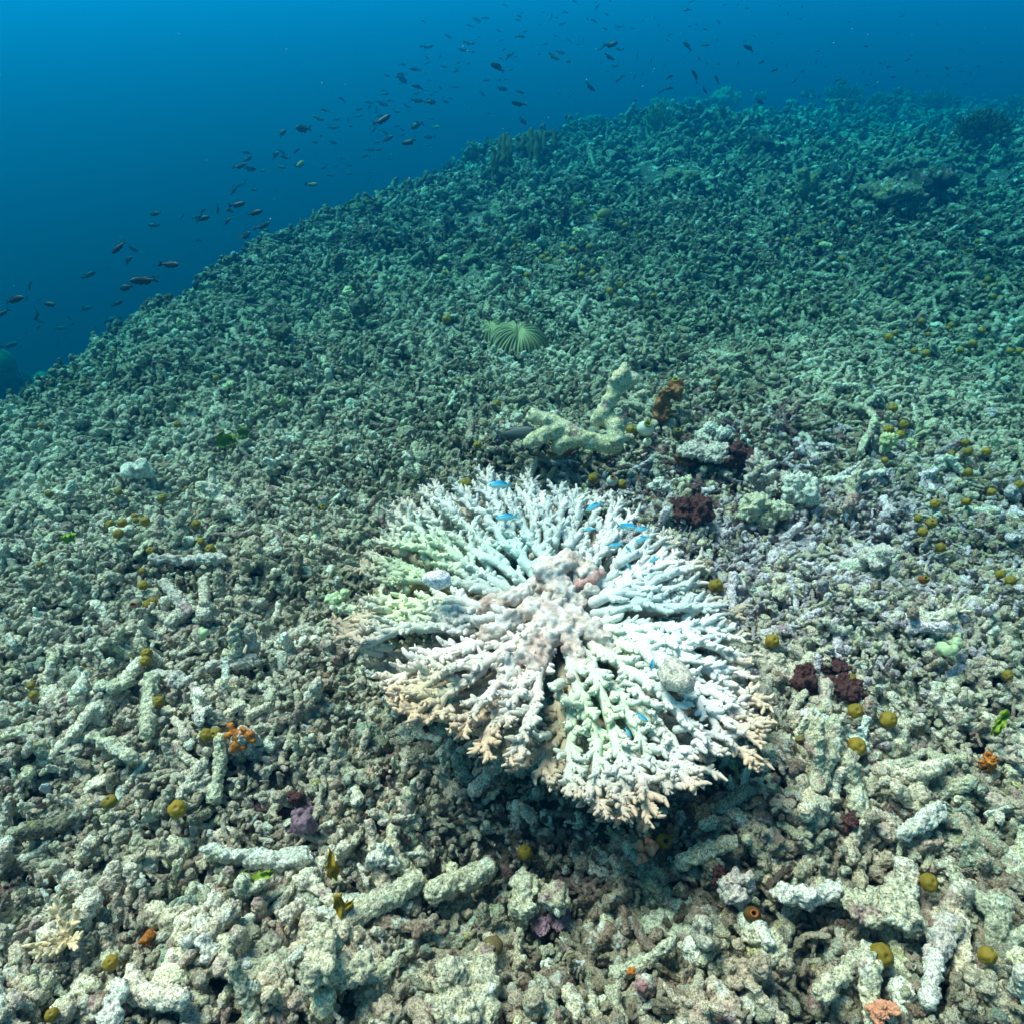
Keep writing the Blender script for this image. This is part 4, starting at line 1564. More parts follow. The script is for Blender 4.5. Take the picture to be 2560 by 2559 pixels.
far_lump(1585, 335, 56, 34, M['rock_dark'], 'dark rock hollow on the far slope', 7, .2, 'rock', 'rock')
far_lump(2018, 458, 52, 70, M['fardome'], 'upright brown boulder coral on the right slope', 7, .06)
far_lump(2053, 498, 34, 24, M['farpale'], 'pale smooth stone at the foot of the brown boulder', 3, .05, 'stone', 'stone')
far_lump(1700, 440, 90, 34, M['fardome'], 'low green-grey mound under the striped fish', 7)
far_lump(1785, 452, 46, 22, M['farpale'], 'pale flat stone on the far slope', 4, .06, 'stone', 'stone')
oc1 = far_lump(2215, 495, 140, 56, M['rock'], 'front ledge of the dark rock outcrop on the right', 12, .2, 'rock', 'rock', .4)
oc0 = far_lump(2330, 472, 150, 70, M['rock_dark'], 'long dark rock outcrop on the right slope', 12, .2, 'rock', 'rock', .4)
oc2 = far_lump(2255, 428, 110, 50, M['rock'], 'lit top of the rock outcrop on the right', 10, .2, 'rock', 'rock', .4)
for q_, nm_ in ((oc1, 'ledge'), (oc2, 'top_block')):
    q_.parent = oc0
    q_.location = q_.location - oc0.location
    q_.name = nm_
    for k_ in ('label', 'category'):
        del q_[k_]
far_lump(2130, 448, 26, 54, M['rock_dark'], 'thin dark upright sponge left of the outcrop', 5, .1, 'sponge', 'sponge')
far_lump(2320, 590, 70, 30, M['rock_dark'], 'dark arched rubble block below the outcrop', 7, .2, 'rock', 'rock')
far_lump(895, 770, 70, 46, M['rock'], 'dark broken step of rock on the left slope', 9, .2, 'rock', 'rock')
far_lump(850, 655, 40, 44, M['rock'], 'knobbly rock block near the left crest', 7, .2, 'rock', 'rock')
far_lump(690, 830, 70, 34, M['rock'], 'low rock step on the left slope', 8, .2, 'rock', 'rock')
far_lump(1410, 545, 20, 56, M['rock_dark'], 'leaning dark tube sponge on the far slope', 5, .08, 'sponge', 'sponge', .2)
far_lump(1333, 580, 36, 44, M['rock_dark'], 'dark stump on the far slope', 6, .15, 'rock', 'rock')
far_lump(1545, 390, 40, 30, M['rock_dark'], 'pointed dark lump on the far slope', 6, .2, 'rock', 'rock')
far_lump(2240, 300, 26, 22, M['rock_dark'], 'small dark round lump on the far right slope', 5, .1, 'rock', 'rock')


# the bommie far below on the left
def bommie():
    t = 4.6
    base = at_depth(20, 1010, t)
    root = empty('coral_bommie', base)
    tag(root, 'hazy dome-topped coral bommie at the left edge below the crest', 'coral')
    k = PXM * t
    mb = MB()
    rg = random.Random(3)
    ico(mb, (-18 * k, 0, 95 * k), 1, 3, (70 * k, 70 * k, 62 * k))
    me = remeshed('dome', mb.mesh('d'), .02, crust_material('bommie_dome_skin', colour=(.12, .15, .08), patches=False, speck=.5, f=.15), lambda c: .015 * mnoise.noise(c * 5))
    link(bpy.data.objects.new('dome', me), root)
    mb = MB()
    for i in range(16):
        ico(mb, (rg.uniform(-90, 90) * k, rg.uniform(-20, 60) * k, rg.uniform(-160, 20) * k), rg.uniform(34, 60) * k, 2)
    me = remeshed('rock', mb.mesh('d'), .02, M['rock'], lambda c: .06 * mnoise.noise(c * 6) + .03 * mnoise.noise(c * 16))
    link(bpy.data.objects.new('rock', me), root)
    mb = MB()
    for i in range(260):
        c = Vector((rg.uniform(20, 110) * k, rg.uniform(-30, 40) * k, 0))
        c.z = (60 - .42 * abs(c.x / k - 50)) * k * rg.uniform(.2, 1)
        d = Vector((rg.uniform(-1, 1), rg.uniform(-1, .4), rg.uniform(.1, 1))).normalized() * rg.uniform(12, 26) * k
        mb.tube([c, c + d * .6, c + d + Vector((0, 0, 4 * k))], [2.6 * k, 2 * k, 1.2 * k], 5)
    mb.build('coral_bush', M['farbush'], root)


bommie()

# ------------------------------------------------------------------ fish
M['fish_dark'] = plain_material('dark_fish_skin', (.003, .014, .020), .3, 60, .45, 0)
M['fish_fin'] = plain_material('dark_fin', (.005, .017, .022), .2, 60, .5, 0)
M['fish_olive'] = plain_material('olive_fish_skin', (.10, .13, .04), .3, 60, .45, 0)
M['fish_brown'] = plain_material('brown_fish_skin', (.16, .11, .045), .3, 60, .45, 0)
M['fin_yellow'] = plain_material('yellow_fin', (.50, .42, .02), .2, 60, .5, 0)
M['fish_pale'] = plain_material('pale_fish_skin', (.40, .44, .26), .2, 60, .45, 0)
M['eye'] = plain_material('fish_eye', (.01, .01, .01), 0, 60, .2, 0)


def chromis_material():
    m, nt, b = new_mat('turquoise_fish_skin')
    tc = nd(nt, 'ShaderNodeTexCoord')
    sep = nd(nt, 'ShaderNodeSeparateXYZ')
    nt.links.new(tc.outputs['Generated'], sep.inputs[0])
    c = ramp(nt, sep.outputs['Z'], [(.30, (.62, .72, .70)), (.48, (.30, .78, .70)), (.62, (.02, .50, .72)), (.85, (.01, .26, .62))])
    nt.links.new(c, b.inputs['Base Color'])
    b.inputs['Roughness'].default_value = .35
    b.inputs['Specular IOR Level'].default_value = .5
    return m


def stripe_material(name, c0, c1, n, x0=.25, x1=.95):
    m, nt, b = new_mat(name)
    tc = nd(nt, 'ShaderNodeTexCoord')
    sep = nd(nt, 'ShaderNodeSeparateXYZ')
    nt.links.new(tc.outputs['Generated'], sep.inputs[0])
    mul = nd(nt, 'ShaderNodeMath', operation='MULTIPLY')
    nt.links.new(sep.outputs['X'], mul.inputs[0])
    mul.inputs[1].default_value = n
    fr = nd(nt, 'ShaderNodeMath', operation='FRACT')
    nt.links.new(mul.outputs[0], fr.inputs[0])
    c = ramp(nt, fr.outputs[0], [(.45, c0), (.55, c1)])
    nt.links.new(c, b.inputs['Base Color'])
    return m


M['chromis'] = chromis_material()
M['striped'] = stripe_material('banded_fish_skin', (.45, .47, .36), (.02, .02, .018), 6)
M['twoband'] = stripe_material('twoband_fish_skin', (.42, .34, .18), (.03, .025, .02), 2.2)
M['barred'] = stripe_material('barred_fish_skin', (.34, .40, .22), (.10, .13, .08), 7)


def fish_body(depth, thick, bend=0.0):
    """unit-length fish: nose at +x .5, tail root at -x .30; returns rows of a lofted skin"""
    xs = [.50, .485, .45, .39, .30, .18, .05, -.08, -.20, -.29, -.335]
    hs = [.02, .16, .36, .62, .88, 1.0, .96, .78, .50, .29, .24]
    n = 14
    rows = []
    for x, h in zip(xs, hs):
        hh = h * depth * .5
        ww = max(.012, h * thick * .5) if x > -.30 else thick * .06
        zc = .012 * (1 - abs(x) * 2)
        by = bend * max(0, .1 - x) ** 2 * 2
        rows.append([(x, by + ww * math.cos(2 * math.pi * k / n), zc + hh * math.sin(2 * math.pi * k / n)) for k in range(n + 1)])
    return rows


def plate(mb, pts, th=.006):
    """a thin fin with thickness from an outline in the x-z plane"""
    n = len(pts)
    b = len(mb.v)
    for s in (1, -1):
        for (x, y, z) in pts:
            mb.v.append(Vector((x, y + s * th, z)))
    mb.f.append(tuple(range(b, b + n)))
    mb.f.append(tuple(reversed(range(b + n, b + 2 * n))))
    for k in range(n):
        k2 = (k + 1) % n
        mb.f.append((b + k2, b + k, b + n + k, b + n + k2))


def fish_meshes(kind, bend):
    depth, thick, fork = {'slim': (.29, .15, .10), 'chunk': (.48, .19, .06), 'deep': (.36, .16, .12), 'long': (.19, .13, .03)}[kind]
    by = bend * .36
    body = MB()
    body.quadstrip(fish_body(depth, thick, bend))
    tail = MB()
    tw = depth * .46
    plate(tail, [(-.30, by * .8, depth * .12), (-.40, by * 1.2, tw * .8), (-.50, by * 1.7, tw), (-.50 + fork, by * 1.4, 0), (-.50, by * 1.7, -tw), (-.40, by * 1.2, -tw * .8), (-.30, by * .8, -depth * .12)])
    dors = MB()
    d = depth * .5
    plate(dors, [(.20, 0, d * .90), (.13, 0, d * 1.12), (.0, 0, d * 1.17), (-.12, 0, d * 1.06), (-.23, by * .5, d * .78), (-.26, by * .6, d * .40), (-.08, 0, d * .72)])
    anal = MB()
    plate(anal, [(-.02, 0, -d * .86), (-.06, 0, -d * 1.06), (-.16, 0, -d * .95), (-.25, by * .6, -d * .5), (-.24, by * .6, -d * .30)])
    plate(anal, [(.17, 0, -d * .9), (.10, 0, -d * 1.15), (.05, 0, -d * .92)])
    eye = MB()
    for s in (1, -1):
        ico(eye, (.405, s * thick * .31, depth * .10), .022, 1)
    return body, tail, dors, anal, eye


FM = {}


def fish_set(kind, skin, fin):
    key = (kind, skin, fin)
    if key not in FM:
        out = []
        for b in (-.5, 0.0, .5):
            parts = fish_meshes(kind, b)
            whole = MB()
            for p in parts[:4]:
                off = len(whole.v)
                whole.v += p.v
                whole.f += [tuple(i + off for i in f) for f in p.f]
            out.append((parts[0].mesh('body', M[skin]), parts[1].mesh('tail_fin', M[fin], smooth_=False), parts[2].mesh('dorsal_fin', M[fin], smooth_=False),
                        parts[3].mesh('belly_fin', M[fin], smooth_=False), parts[4].mesh('eye', M['eye']), whole.mesh('fish', M[skin])))
        FM[key] = out
    return FM[key]


CR, CU, CF = Vector((1, 0, 0)), Vector((0, sP, cP)), Vector((0, cP, -sP))


def place_fish(u, v, L, ang, left, kind, skin, fin, depth, lab, cat, group, rg, parts, yaw=None):
    th = hit_depth(u, v)
    if th is not None and depth > th - .12:
        depth = th - max(.06, .02 * th)
    p = at_depth(u, v, depth)
    yaw = rg.uniform(-.55, .55) if yaw is None else yaw
    d2 = CR * math.cos(R(ang)) + CU * math.sin(R(ang))
    if left:
        d2 = CR * -math.cos(R(ang)) + CU * -math.sin(R(ang))
    fw = (d2 * math.cos(yaw) + CF * math.sin(yaw)).normalized()
    upv = CU - fw * CU.dot(fw)
    if upv.length < .3:
        upv = (CR * (-1 if fw.dot(CU) > 0 else 1))
        upv = upv - fw * upv.dot(fw)
    upv.normalize()
    sd_ = upv.cross(fw)
    S = 1.2 * L * PXM * depth / max(.75, math.cos(yaw))
    ms = fish_set(kind, skin, fin)[rg.randrange(3)]
    mat4 = Matrix((fw, sd_, upv)).transposed().to_4x4()
    if parts:
        o = link(bpy.data.objects.new('fish', ms[0]))
        for nm, me in (('tail_fin', ms[1]), ('dorsal_fin', ms[2]), ('belly_fin', ms[3]), ('eye', ms[4])):
            link(bpy.data.objects.new(nm, me), o)
    else:
        o = link(bpy.data.objects.new('fish', ms[5]))
    o.matrix_world = Matrix.Translation(p) @ mat4 @ Matrix.Scale(S, 4)
    tag(o, lab, cat, group)
    return o


# x, y, length px, angle (right end up positive), look: d dark / m dim / f faint; c chunky; g olive
SCHOOL = """390,534,30,0,m 386,564,25,0,m 454,543,15,60,f 297,619,40,40,d 337,626,24,-30,m 319,652,28,32,d 427,663,42,-5,d 221,689,30,40,m 74,712,26,70,m 36,750,47,10,d
67,746,16,60,f 96,751,13,40,f 129,762,35,-8,d 8,783,28,45,d 94,787,30,45,m 95,802,20,-20,f 93,820,20,30,m 212,772,32,10,f 292,760,25,38,m 282,800,35,20,f 359,703,48,10,d
386,692,18,8,m 316,719,29,15,dc 154,821,28,5,f 142,860,18,10,f 62,828,20,-45,f 181,811,8,60,m 172,795,14,-40,f 240,816,14,70,f 487,716,30,40,dc
505,530,22,35,m 492,544,18,10,m 505,547,34,15,d 545,524,20,80,m 529,529,10,-60,f 594,513,36,18,d 594,505,14,-10,f 574,526,14,0,dc 637,533,36,15,d 572,549,28,50,m
659,566,33,15,d 615,590,25,25,dc 496,602,12,20,m 701,599,15,-20,f 617,382,21,-8,m 619,399,22,50,m 602,416,29,8,d 624,423,24,12,m 655,428,15,-15,m 600,463,25,5,f
612,455,14,80,f 585,477,24,60,m 633,475,18,-5,m 687,389,22,30,mc 704,380,16,-30,f 713,394,22,-10,m 743,376,15,55,m 704,418,20,-12,m 750,412,24,40,gc 780,462,26,-3,g
787,356,12,-10,f 687,477,8,0,f 961,235,20,0,m 974,252,17,8,m 959,227,13,5,f 967,189,14,-25,m 1005,186,22,-5,m 1004,197,23,-20,dc 1000,206,12,80,m 1011,208,13,0,f
1038,174,25,0,m 1044,217,26,-2,d 1064,226,10,-20,m 1040,234,17,5,f 1042,253,28,8,m 1074,255,27,0,d 1077,238,11,-10,f 1090,230,12,12,f 855,249,15,-25,m 813,276,21,-15,m
798,298,22,-20,m 841,300,17,25,m 870,300,9,-60,m 876,315,11,-30,dc 835,320,23,3,m 816,310,10,-15,f 897,274,17,-5,m 895,290,18,0,f 923,257,20,5,f 924,268,18,80,f
941,276,14,85,f 956,260,26,-18,f 993,280,16,-20,m 1017,267,15,-25,m 984,273,10,20,f 949,291,22,15,f 955,302,42,30,d 935,324,20,65,m 959,329,20,-28,m 991,316,14,0,m
1006,325,12,-15,f 1042,313,28,28,dc 1077,297,13,-10,m 1091,318,18,-8,g 969,348,28,10,d 943,357,17,5,m 1025,356,38,0,d 1073,344,22,10,m 1006,339,15,18,f 949,375,16,0,m
925,375,22,10,f 913,390,18,-10,m 757,323,27,8,dc 706,333,20,45,dc 802,340,12,12,m 786,355,13,-15,m 833,357,17,-10,m 854,396,14,-15,f 811,419,16,8,m 841,416,13,0,f
873,415,12,5,f 824,439,16,-15,m 871,435,15,5,f 923,432,11,-15,m 923,449,13,45,f 977,398,10,0,f 1132,396,22,-60,g 1147,387,12,55,m 1025,455,18,-5,dc 1060,461,28,30,d
1178,272,9,60,m 1115,255,14,10,f 1108,243,8,35,m 1109,167,18,-5,f 1068,118,28,0,f 1069,146,13,-30,f 1068,158,14,10,f 1065,183,13,-50,f 1101,140,12,50,f 1121,92,16,-20,f
1057,53,15,-35,f 1174,109,24,-10,m 1175,65,15,0,f 1157,126,20,0,m 1179,129,14,-10,f 1145,158,14,10,f 1138,178,18,18,f 1144,170,12,5,f 1140,218,15,0,f 1170,160,10,40,f
1006,161,14,0,f 1073,201,10,0,f 1101,220,10,-45,f 1070,364,12,5,f 1127,247,9,10,f 1245,168,33,-12,d 1274,139,24,30,m 1301,91,21,0,m 1213,45,16,-8,m 1191,50,22,-18,f
1264,14,14,-20,f 1298,41,14,-20,f 1295,51,14,-15,f 1248,78,12,-40,f 1378,45,17,80,f 1391,45,9,0,f 1414,31,13,10,f 1404,62,17,20,f 1384,143,26,-15,g 1401,132,20,-10,m
1422,155,11,30,dc 1390,91,11,0,f 1361,111,16,8,f 1422,102,13,-15,f 1445,112,10,0,f 1458,100,10,80,f 1493,17,14,45,m 1487,53,19,0,f 1470,49,10,-20,f 1516,36,12,-35,f
1511,72,14,0,f 1549,68,16,-5,f 1582,71,11,-25,m 1527,113,30,8,d 1505,120,18,45,m 1550,124,21,-18,m 1523,144,25,-20,d 1538,166,14,0,m 1546,157,8,70,f 1549,196,20,38,d
1518,179,10,0,f 1503,157,10,70,f 1593,141,14,85,f 1628,151,14,85,f 1608,185,9,85,m 1586,193,10,60,f 1608,50,10,85,f 1474,218,27,-18,d 1589,252,11,10,m 1606,281,14,40,dc
1214,201,18,-8,m 1254,223,24,0,d 1300,231,18,0,d 1206,236,16,-50,m 1295,261,29,0,d 1307,304,19,-30,dc 1434,233,8,45,m 1423,242,9,50,f 1398,236,7,10,m 1261,124,12,25,f
1254,101,12,5,f 1198,93,10,-20,f 1252,147,13,-10,f 1289,142,11,5,f 1312,80,13,20,f 1351,62,9,0,f 1349,136,12,40,f 1263,199,12,0,f 1248,201,11,25,f 1278,175,13,35,f
1221,284,7,0,m 1304,33,9,0,f 1357,31,9,-40,f 1439,5,14,5,f 1489,7,9,0,f 1524,3,10,-5,f 1718,25,16,0,d 1729,5,15,5,f 1719,115,24,-35,d 1763,113,18,-10,m 1724,67,10,-20,m
1764,74,11,-5,m 1675,87,12,0,f 1797,56,15,-70,f 1867,21,11,-30,f 1874,121,30,-10,d 1863,104,9,0,m 1906,155,13,32,d 1935,177,18,25,d 1966,164,10,60,m 2007,179,12,20,m
1986,203,13,40,d 2093,202,15,15,d 1676,192,16,30,d 1740,192,28,-42,d 1792,198,20,-62,d 1670,221,22,0,d 1650,230,18,20,m 1760,225,20,-30,d 1748,148,10,-45,d 1796,161,9,-25,m
1846,158,9,85,m 1767,160,8,-40,f 1661,165,6,40,m 2044,128,11,0,m 1885,91,13,-40,f 1942,86,9,-5,f 1792,100,8,-40,f 1950,16,7,30,f 1970,35,9,-70,f 2004,19,10,70,f 2000,47,9,-10,f
2066,167,9,-15,f 2040,157,11,85,f 1930,107,7,85,f 1711,144,6,0,f 1740,61,8,0,f 1898,255,22,-15,d 1636,46,8,60,f 1647,62,8,-40,f 1669,101,8,-30,f 1812,12,12,-10,f 1845,12,10,60,f
2048,242,10,80,m 2255,40,13,0,f 2164,116,12,0,m 2202,159,12,25,d 2222,168,13,0,m 2269,150,12,0,m 2278,140,8,0,f 2292,179,11,0,m 2320,192,9,0,m 2366,171,17,0,m 2233,193,14,0,m
2158,179,9,55,m 2177,185,9,70,m 2108,207,15,-5,dc 2167,213,12,-15,m 2187,217,8,0,m 2424,183,10,-5,m 2445,168,11,5,f 2437,197,7,85,f 2413,210,8,-10,f 2402,179,10,-20,f 2244,84,7,0,f
2123,55,9,0,f 2344,60,9,-25,f 2402,124,9,-20,f 2504,155,9,0,f 2445,107,7,0,f 2546,196,7,0,f 2367,188,8,0,f""".split()


def school():
    rg = random.Random(9)
    groups = {}
    for w in SCHOOL:
        a = w.split(',')
        u, v, L, ang, lk = float(a[0]), float(a[1]), float(a[2]), float(a[3]), a[4]
        if u < 560:
            z = 'over the left crest'
        elif u < 800:
            z = 'over the middle of the crest'
        elif u < 990:
            z = 'above the left of the long crest line'
        elif u < 1160:
            z = 'above the right of the long crest line'
        elif u < 1360:
            z = 'above the finger sponges'
        elif u < 1640:
            z = 'right of the finger sponges'
        elif u < 2080:
            z = 'above the skyline corals'
        else:
            z = 'over the hazy right-hand skyline'
        z += ', high up' if v < 110 else (', midway' if v < 260 else '')
        groups.setdefault((z, lk), []).append((u, v, L, ang))
    words = {'d': 'dark slender fish', 'm': 'dusky small fish', 'f': 'faint distant fish', 'dc': 'dark deep-bodied fish', 'mc': 'dusky deep-bodied fish', 'gc': 'olive deep-bodied fish', 'g': 'olive-tinged fish'}
    for (z, lk), lst in groups.items():
        lst.sort()
        for i, (u, v, L, ang) in enumerate(lst):
            base = min(max(80 / L, 1.9), 3.8)
            if 'm' in lk:
                base *= 1.3
            if 'f' in lk:
                base = min(max(base * 1.8, 4.2), 6.5)
            if u < 820 and 'f' not in lk:
                base *= .74
            base *= rg.uniform(.93, 1.07)
            kind = 'chunk' if 'c' in lk else ('slim' if rg.random() < .8 else 'deep')
            skin = 'fish_olive' if 'g' in lk else 'fish_dark'
            if len(lst) > 20:
                lab = '%s %s, one of many alike' % (words[lk], z)
            elif len(lst) == 1:
                lab = 'the only %s swimming %s' % (words[lk], z)
            else:
                lab = '%s %s, %s from left' % (words[lk], z, ORD[i])
            place_fish(u, v, L, ang, rg.random() < .35, kind, skin, 'fish_fin', base, lab, 'fish', 'school of small fish along the reef crest', rg, L >= 24 and 'f' not in lk)
    # single fish that stand out
    G = None
    place_fish(660, 580, 25, 20, False, 'deep', 'fish_dark', 'fin_yellow', 3.6, 'dark fish with a bright yellow tail below the school on the left', 'fish', G, rg, True)
    place_fish(509, 688, 32, 8, True, 'slim', 'barred', 'fish_pale', 2.6, 'pale barred fish nose to tail with a dark damselfish at the crest', 'fish', G, rg, True, 0)
    place_fish(537, 690, 38, 15, False, 'chunk', 'fish_dark', 'fish_fin', 2.6, 'dark round damselfish beside the pale barred fish at the crest', 'fish', G, rg, True, 0)
    place_fish(26, 864, 36, 20, False, 'slim', 'fish_dark', 'fish_fin', 3.2, 'dark fish in front of the hazy dome at the left edge', 'fish', G, rg, True, 0)
    place_fish(1507, 536, 40, 20, False, 'chunk', 'fish_brown', 'fin_yellow', 2.6, 'olive-brown damselfish with yellow fins over the far slope', 'fish', G, rg, True, 0)
    place_fish(1086, 556, 34, 10, True, 'chunk', 'fish_dark', 'fin_yellow', 2.9, 'dark damselfish with yellow-edged tail over the slope left of centre', 'fish', G, rg, True, 0)
    place_fish(1378, 428, 62, 12, False, 'long', 'fish_dark', 'fish_fin', 3.6, 'long dark fish hugging the far slope below the finger sponges', 'fish', G, rg, True, 0)
    place_fish(1179, 442, 32, 15, False, 'long', 'fish_dark', 'fish_fin', 3.6, 'dark fish low over the crest left of the finger sponges', 'fish', G, rg, True, 0)
    place_fish(1453, 307, 32, 5, False, 'slim', 'fish_dark', 'fish_fin', 5.0, 'dark fish in front of the pale dome on the far ledge', 'fish', G, rg, True, 0)
    place_fish(1736, 315, 30, -50, False, 'slim', 'fish_dark', 'fish_fin', 4.6, 'steeply diving dark fish over the far slope', 'fish', G, rg, True, 0)
    place_fish(1688, 405, 38, -2, True, 'long', 'striped', 'fish_fin', 3.8, 'black and white banded fish low over the far slope', 'fish', G, rg, True, 0)
    place_fish(1115, 487, 30, 30, False, 'slim', 'fish_dark', 'fish_fin', 3.4, 'dark fish slanting over the left flank of the far slope', 'fish', G, rg, True, 0)
    place_fish(1292, 1084, 84, 6, False, 'slim', 'fish_slate', 'fish_slate', hit_depth(1300, 1082) - .01, 'slate-grey fish hiding behind the dead staghorn branch', 'fish', G, rg, True, -.3)
    for i, (u, v, L, a, lf, lab) in enumerate([
        (1268, 1292, 48, 6, True, 'largest turquoise fish hovering over the back of the table coral'),
        (1252, 1213, 54, 0, True, 'pale silvery turquoise fish just behind the table coral'),
        (1487, 1266, 42, 25, True, 'green-turquoise fish at the back right rim of the table coral'),
        (1564, 1315, 46, -5, False, 'bright turquoise fish right of the table coral back rim'),
        (1607, 1322, 34, 12, True, 'blue fish outermost on the right of the little turquoise group'),
        (1608, 1347, 34, 22, True, 'blue fish just below the outermost one of the group'),
        (1541, 1362, 32, 10, True, 'small blue fish low over the right branches of the table coral'),
        (1571, 1372, 18, -50, False, 'tiny deep-blue fish diving among the right branches'),
        (1570, 1412, 20, -55, False, 'deep-blue fish half hidden in the right branches'),
        (1637, 1398, 26, 25, True, 'small blue fish at the right rim of the table coral'),
        (1475, 1322, 26, 8, True, 'dim blue fish among the back branches of the table coral'),
        (1631, 1663, 32, 85, False, 'blue fish upright beside the speckled stone in the table coral'),
        (1604, 1792, 34, -35, False, 'teal fish sheltering among the front right branches'),
        (1570, 1830, 28, -60, False, 'teal fish in the gap of the front right branches')]):
        z = .165 if i < 11 else .135
        p = at_z(u, v, z)
        depth = (p - Vector((0, 0, CAM_H))).dot(CF)
        place_fish(u, v, L, a, lf, 'slim' if L > 20 else 'slim', 'chromis', 'chromis_fin', depth, lab, 'fish', 'turquoise fish around the table coral', rg, True, rg.uniform(-.2, .2))
    for (u, v, L, a, lf, lab) in [(1057, 1242, 30, 65, False, 'tan two-banded fish behind the left of the table coral'),
                                  (862, 1434, 42, -40, False, 'tan two-banded fish at the left rim of the table coral'),
                                  (1866, 1580, 34, 50, False, 'tan two-banded fish at the right rim of the table coral'),
                                  (1541, 1207 - 30, 0, 0, False, '')]:
        if L:
            place_fish(u, v, L, a, lf, 'deep', 'twoband', 'fish_pale', hit_depth(u, v) - .05, lab, 'fish', 'two-banded fish by the table coral', rg, True, .2)


M['fish_slate'] = plain_material('slate_fish_skin', (.075, .085, .08), .5, 160, .5, 0)
M['chromis_fin'] = plain_material('turquoise_fin', (.20, .55, .60), .2, 100, .4, 0)
school()

# ------------------------------------------------------------------ the largest loose fragments, each a thing of its own
LANDMARKS = [(598, 1842, 'the orange-sponge stone'), (2105, 1715, 'the red sponge hollow'), (1618, 2120, 'the salmon sponge'), (755, 2045, 'the purple sponge'), (2465, 1905, 'the small orange sponge'),
             (1578, 2428, 'the tiny orange sponge'), (340, 1185, 'the chalk-white stone'), (1930, 1190, 'the pinkish coral block'), (2195, 1382, 'the pink-white stone'), (2215, 2265, 'the long pitted stone'),
             (1345, 2240, 'the turf-fringed boulder'), (1180, 2490, 'the broad grey-cream stone'), (500, 2360, 'the round pale stone'), (650, 2145, 'the long white branch'), (960, 2250, 'the slanting cream branch'),
             (590, 2410, 'the bent pale branch'), (2050, 1890, 'the upright forked coral'), (370, 1750, 'the upright pale branch'), (165, 2320, 'the small tan coral'), (2204, 2389, 'the big foreground sea squirt'),
             (2469, 2387, 'the corner sea squirt'), (2323, 2205, 'the lone right-hand sea squirt'), (443, 2021, 'the lone lower-left sea squirt'), (274, 2003, 'the far-left sea squirt'), (129, 2535, 'the bottom-left sea squirt'),
             (2372, 1625, 'the mint-green jelly lump'), (365, 1640, 'the twin olive balls'), (283, 1610, 'the single olive ball at left'), (300, 1315, 'the olive ball cluster at left'), (2310, 1310, 'the olive ball trio at right'),
             (1231, 2362, 'the mud-brown disc'), (1480, 2060, 'the front rim of the table coral'), (870, 1560, 'the left rim of the table coral'), (1920, 1720, 'the right rim of the table coral'), (588, 1610, 'the pointed pale branch'),
             (1880, 2284, 'the dark brown sea squirt'), (80, 1725, 'the olive pair at the left edge'), (2500, 1800, 'the yellow-green alga'), (1090, 1840, 'the dead front-left branches'), (2110, 2055, 'the red-crusted rubble')]


def single_fragments(limit=300):
    global PTS, ROT, SCL, KND, TINT
    pu, pv, pt = project(PTS)
    size = np.array([max(me.vertices[0].co.length, .03) for _, me in FRAG])
    for i, (_, me) in enumerate(FRAG):
        co = np.empty(len(me.vertices) * 3, np.float32)
        me.vertices.foreach_get('co', co)
        co = co.reshape(-1, 3)
        size[i] = np.sort(co.max(0) - co.min(0))[1:].mean()
    keep = ~DEAD
    inside = (pu > 25) & (pu < W0 - 25) & (pv > 1150) & (pv < H0 - 20) & (pt > .3) & keep
    px = size[KND] * SCL / (PXM * pt)
    # prefer pieces lying on top of the heap
    top = PTS[:, 2] - ground(PTS[:, 0], PTS[:, 1])
    # not those under the table coral
    dx, dy = PTS[:, 0] - TABLE_C.x, PTS[:, 1] - TABLE_C.y
    under = np.hypot(dx, dy) < .20
    score = np.where(inside & ~under, px * (1 + 14 * np.clip(top, -.02, .03)), -1)
    order = np.argsort(-score)
    chosen = order[:limit]
    words = {'finger': 'finger-shaped', 'fork': 'forked', 'knob': 'knobbly', 'chunk': 'rounded', 'shard': 'flat'}
    for k in chosen:
        kd, me = FRAG[KND[k]]
        o = link(bpy.data.objects.new('coral_fragment', me))
        o.location = PTS[k]
        o.rotation_euler = ROT[k]
        s = float(SCL[k]) * 1.12
        o.scale = (s, s, s)
        t = np.minimum(TINT[k] * 1.08, .8)
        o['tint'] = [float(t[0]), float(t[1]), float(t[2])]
        lum = float(t.mean())
        tone = 'pale' if lum > .42 else ('grey-brown' if lum > .22 else 'dark')
        lm = min(LANDMARKS, key=lambda q: (q[0] - pu[k]) ** 2 + (q[1] - pv[k]) ** 2)
        du, dv = pu[k] - lm[0], pv[k] - lm[1]
        rel = ('right of' if du > 0 else 'left of') if abs(du) > abs(dv) else ('below' if dv > 0 else 'above')
        far_ = 'just ' if math.hypot(du, dv) < 110 else ''
        tag(o, '%s %s dead coral piece %s%s %s' % (tone, words[kd], far_, rel, lm[2]), 'coral piece', 'loose %s dead coral pieces %s %s' % (words[kd], rel, lm[2]))
        DEAD[k] = True
    m = ~DEAD
    PTS, ROT, SCL, KND, TINT = PTS[m], ROT[m], SCL[m], KND[m], TINT[m]


single_fragments()


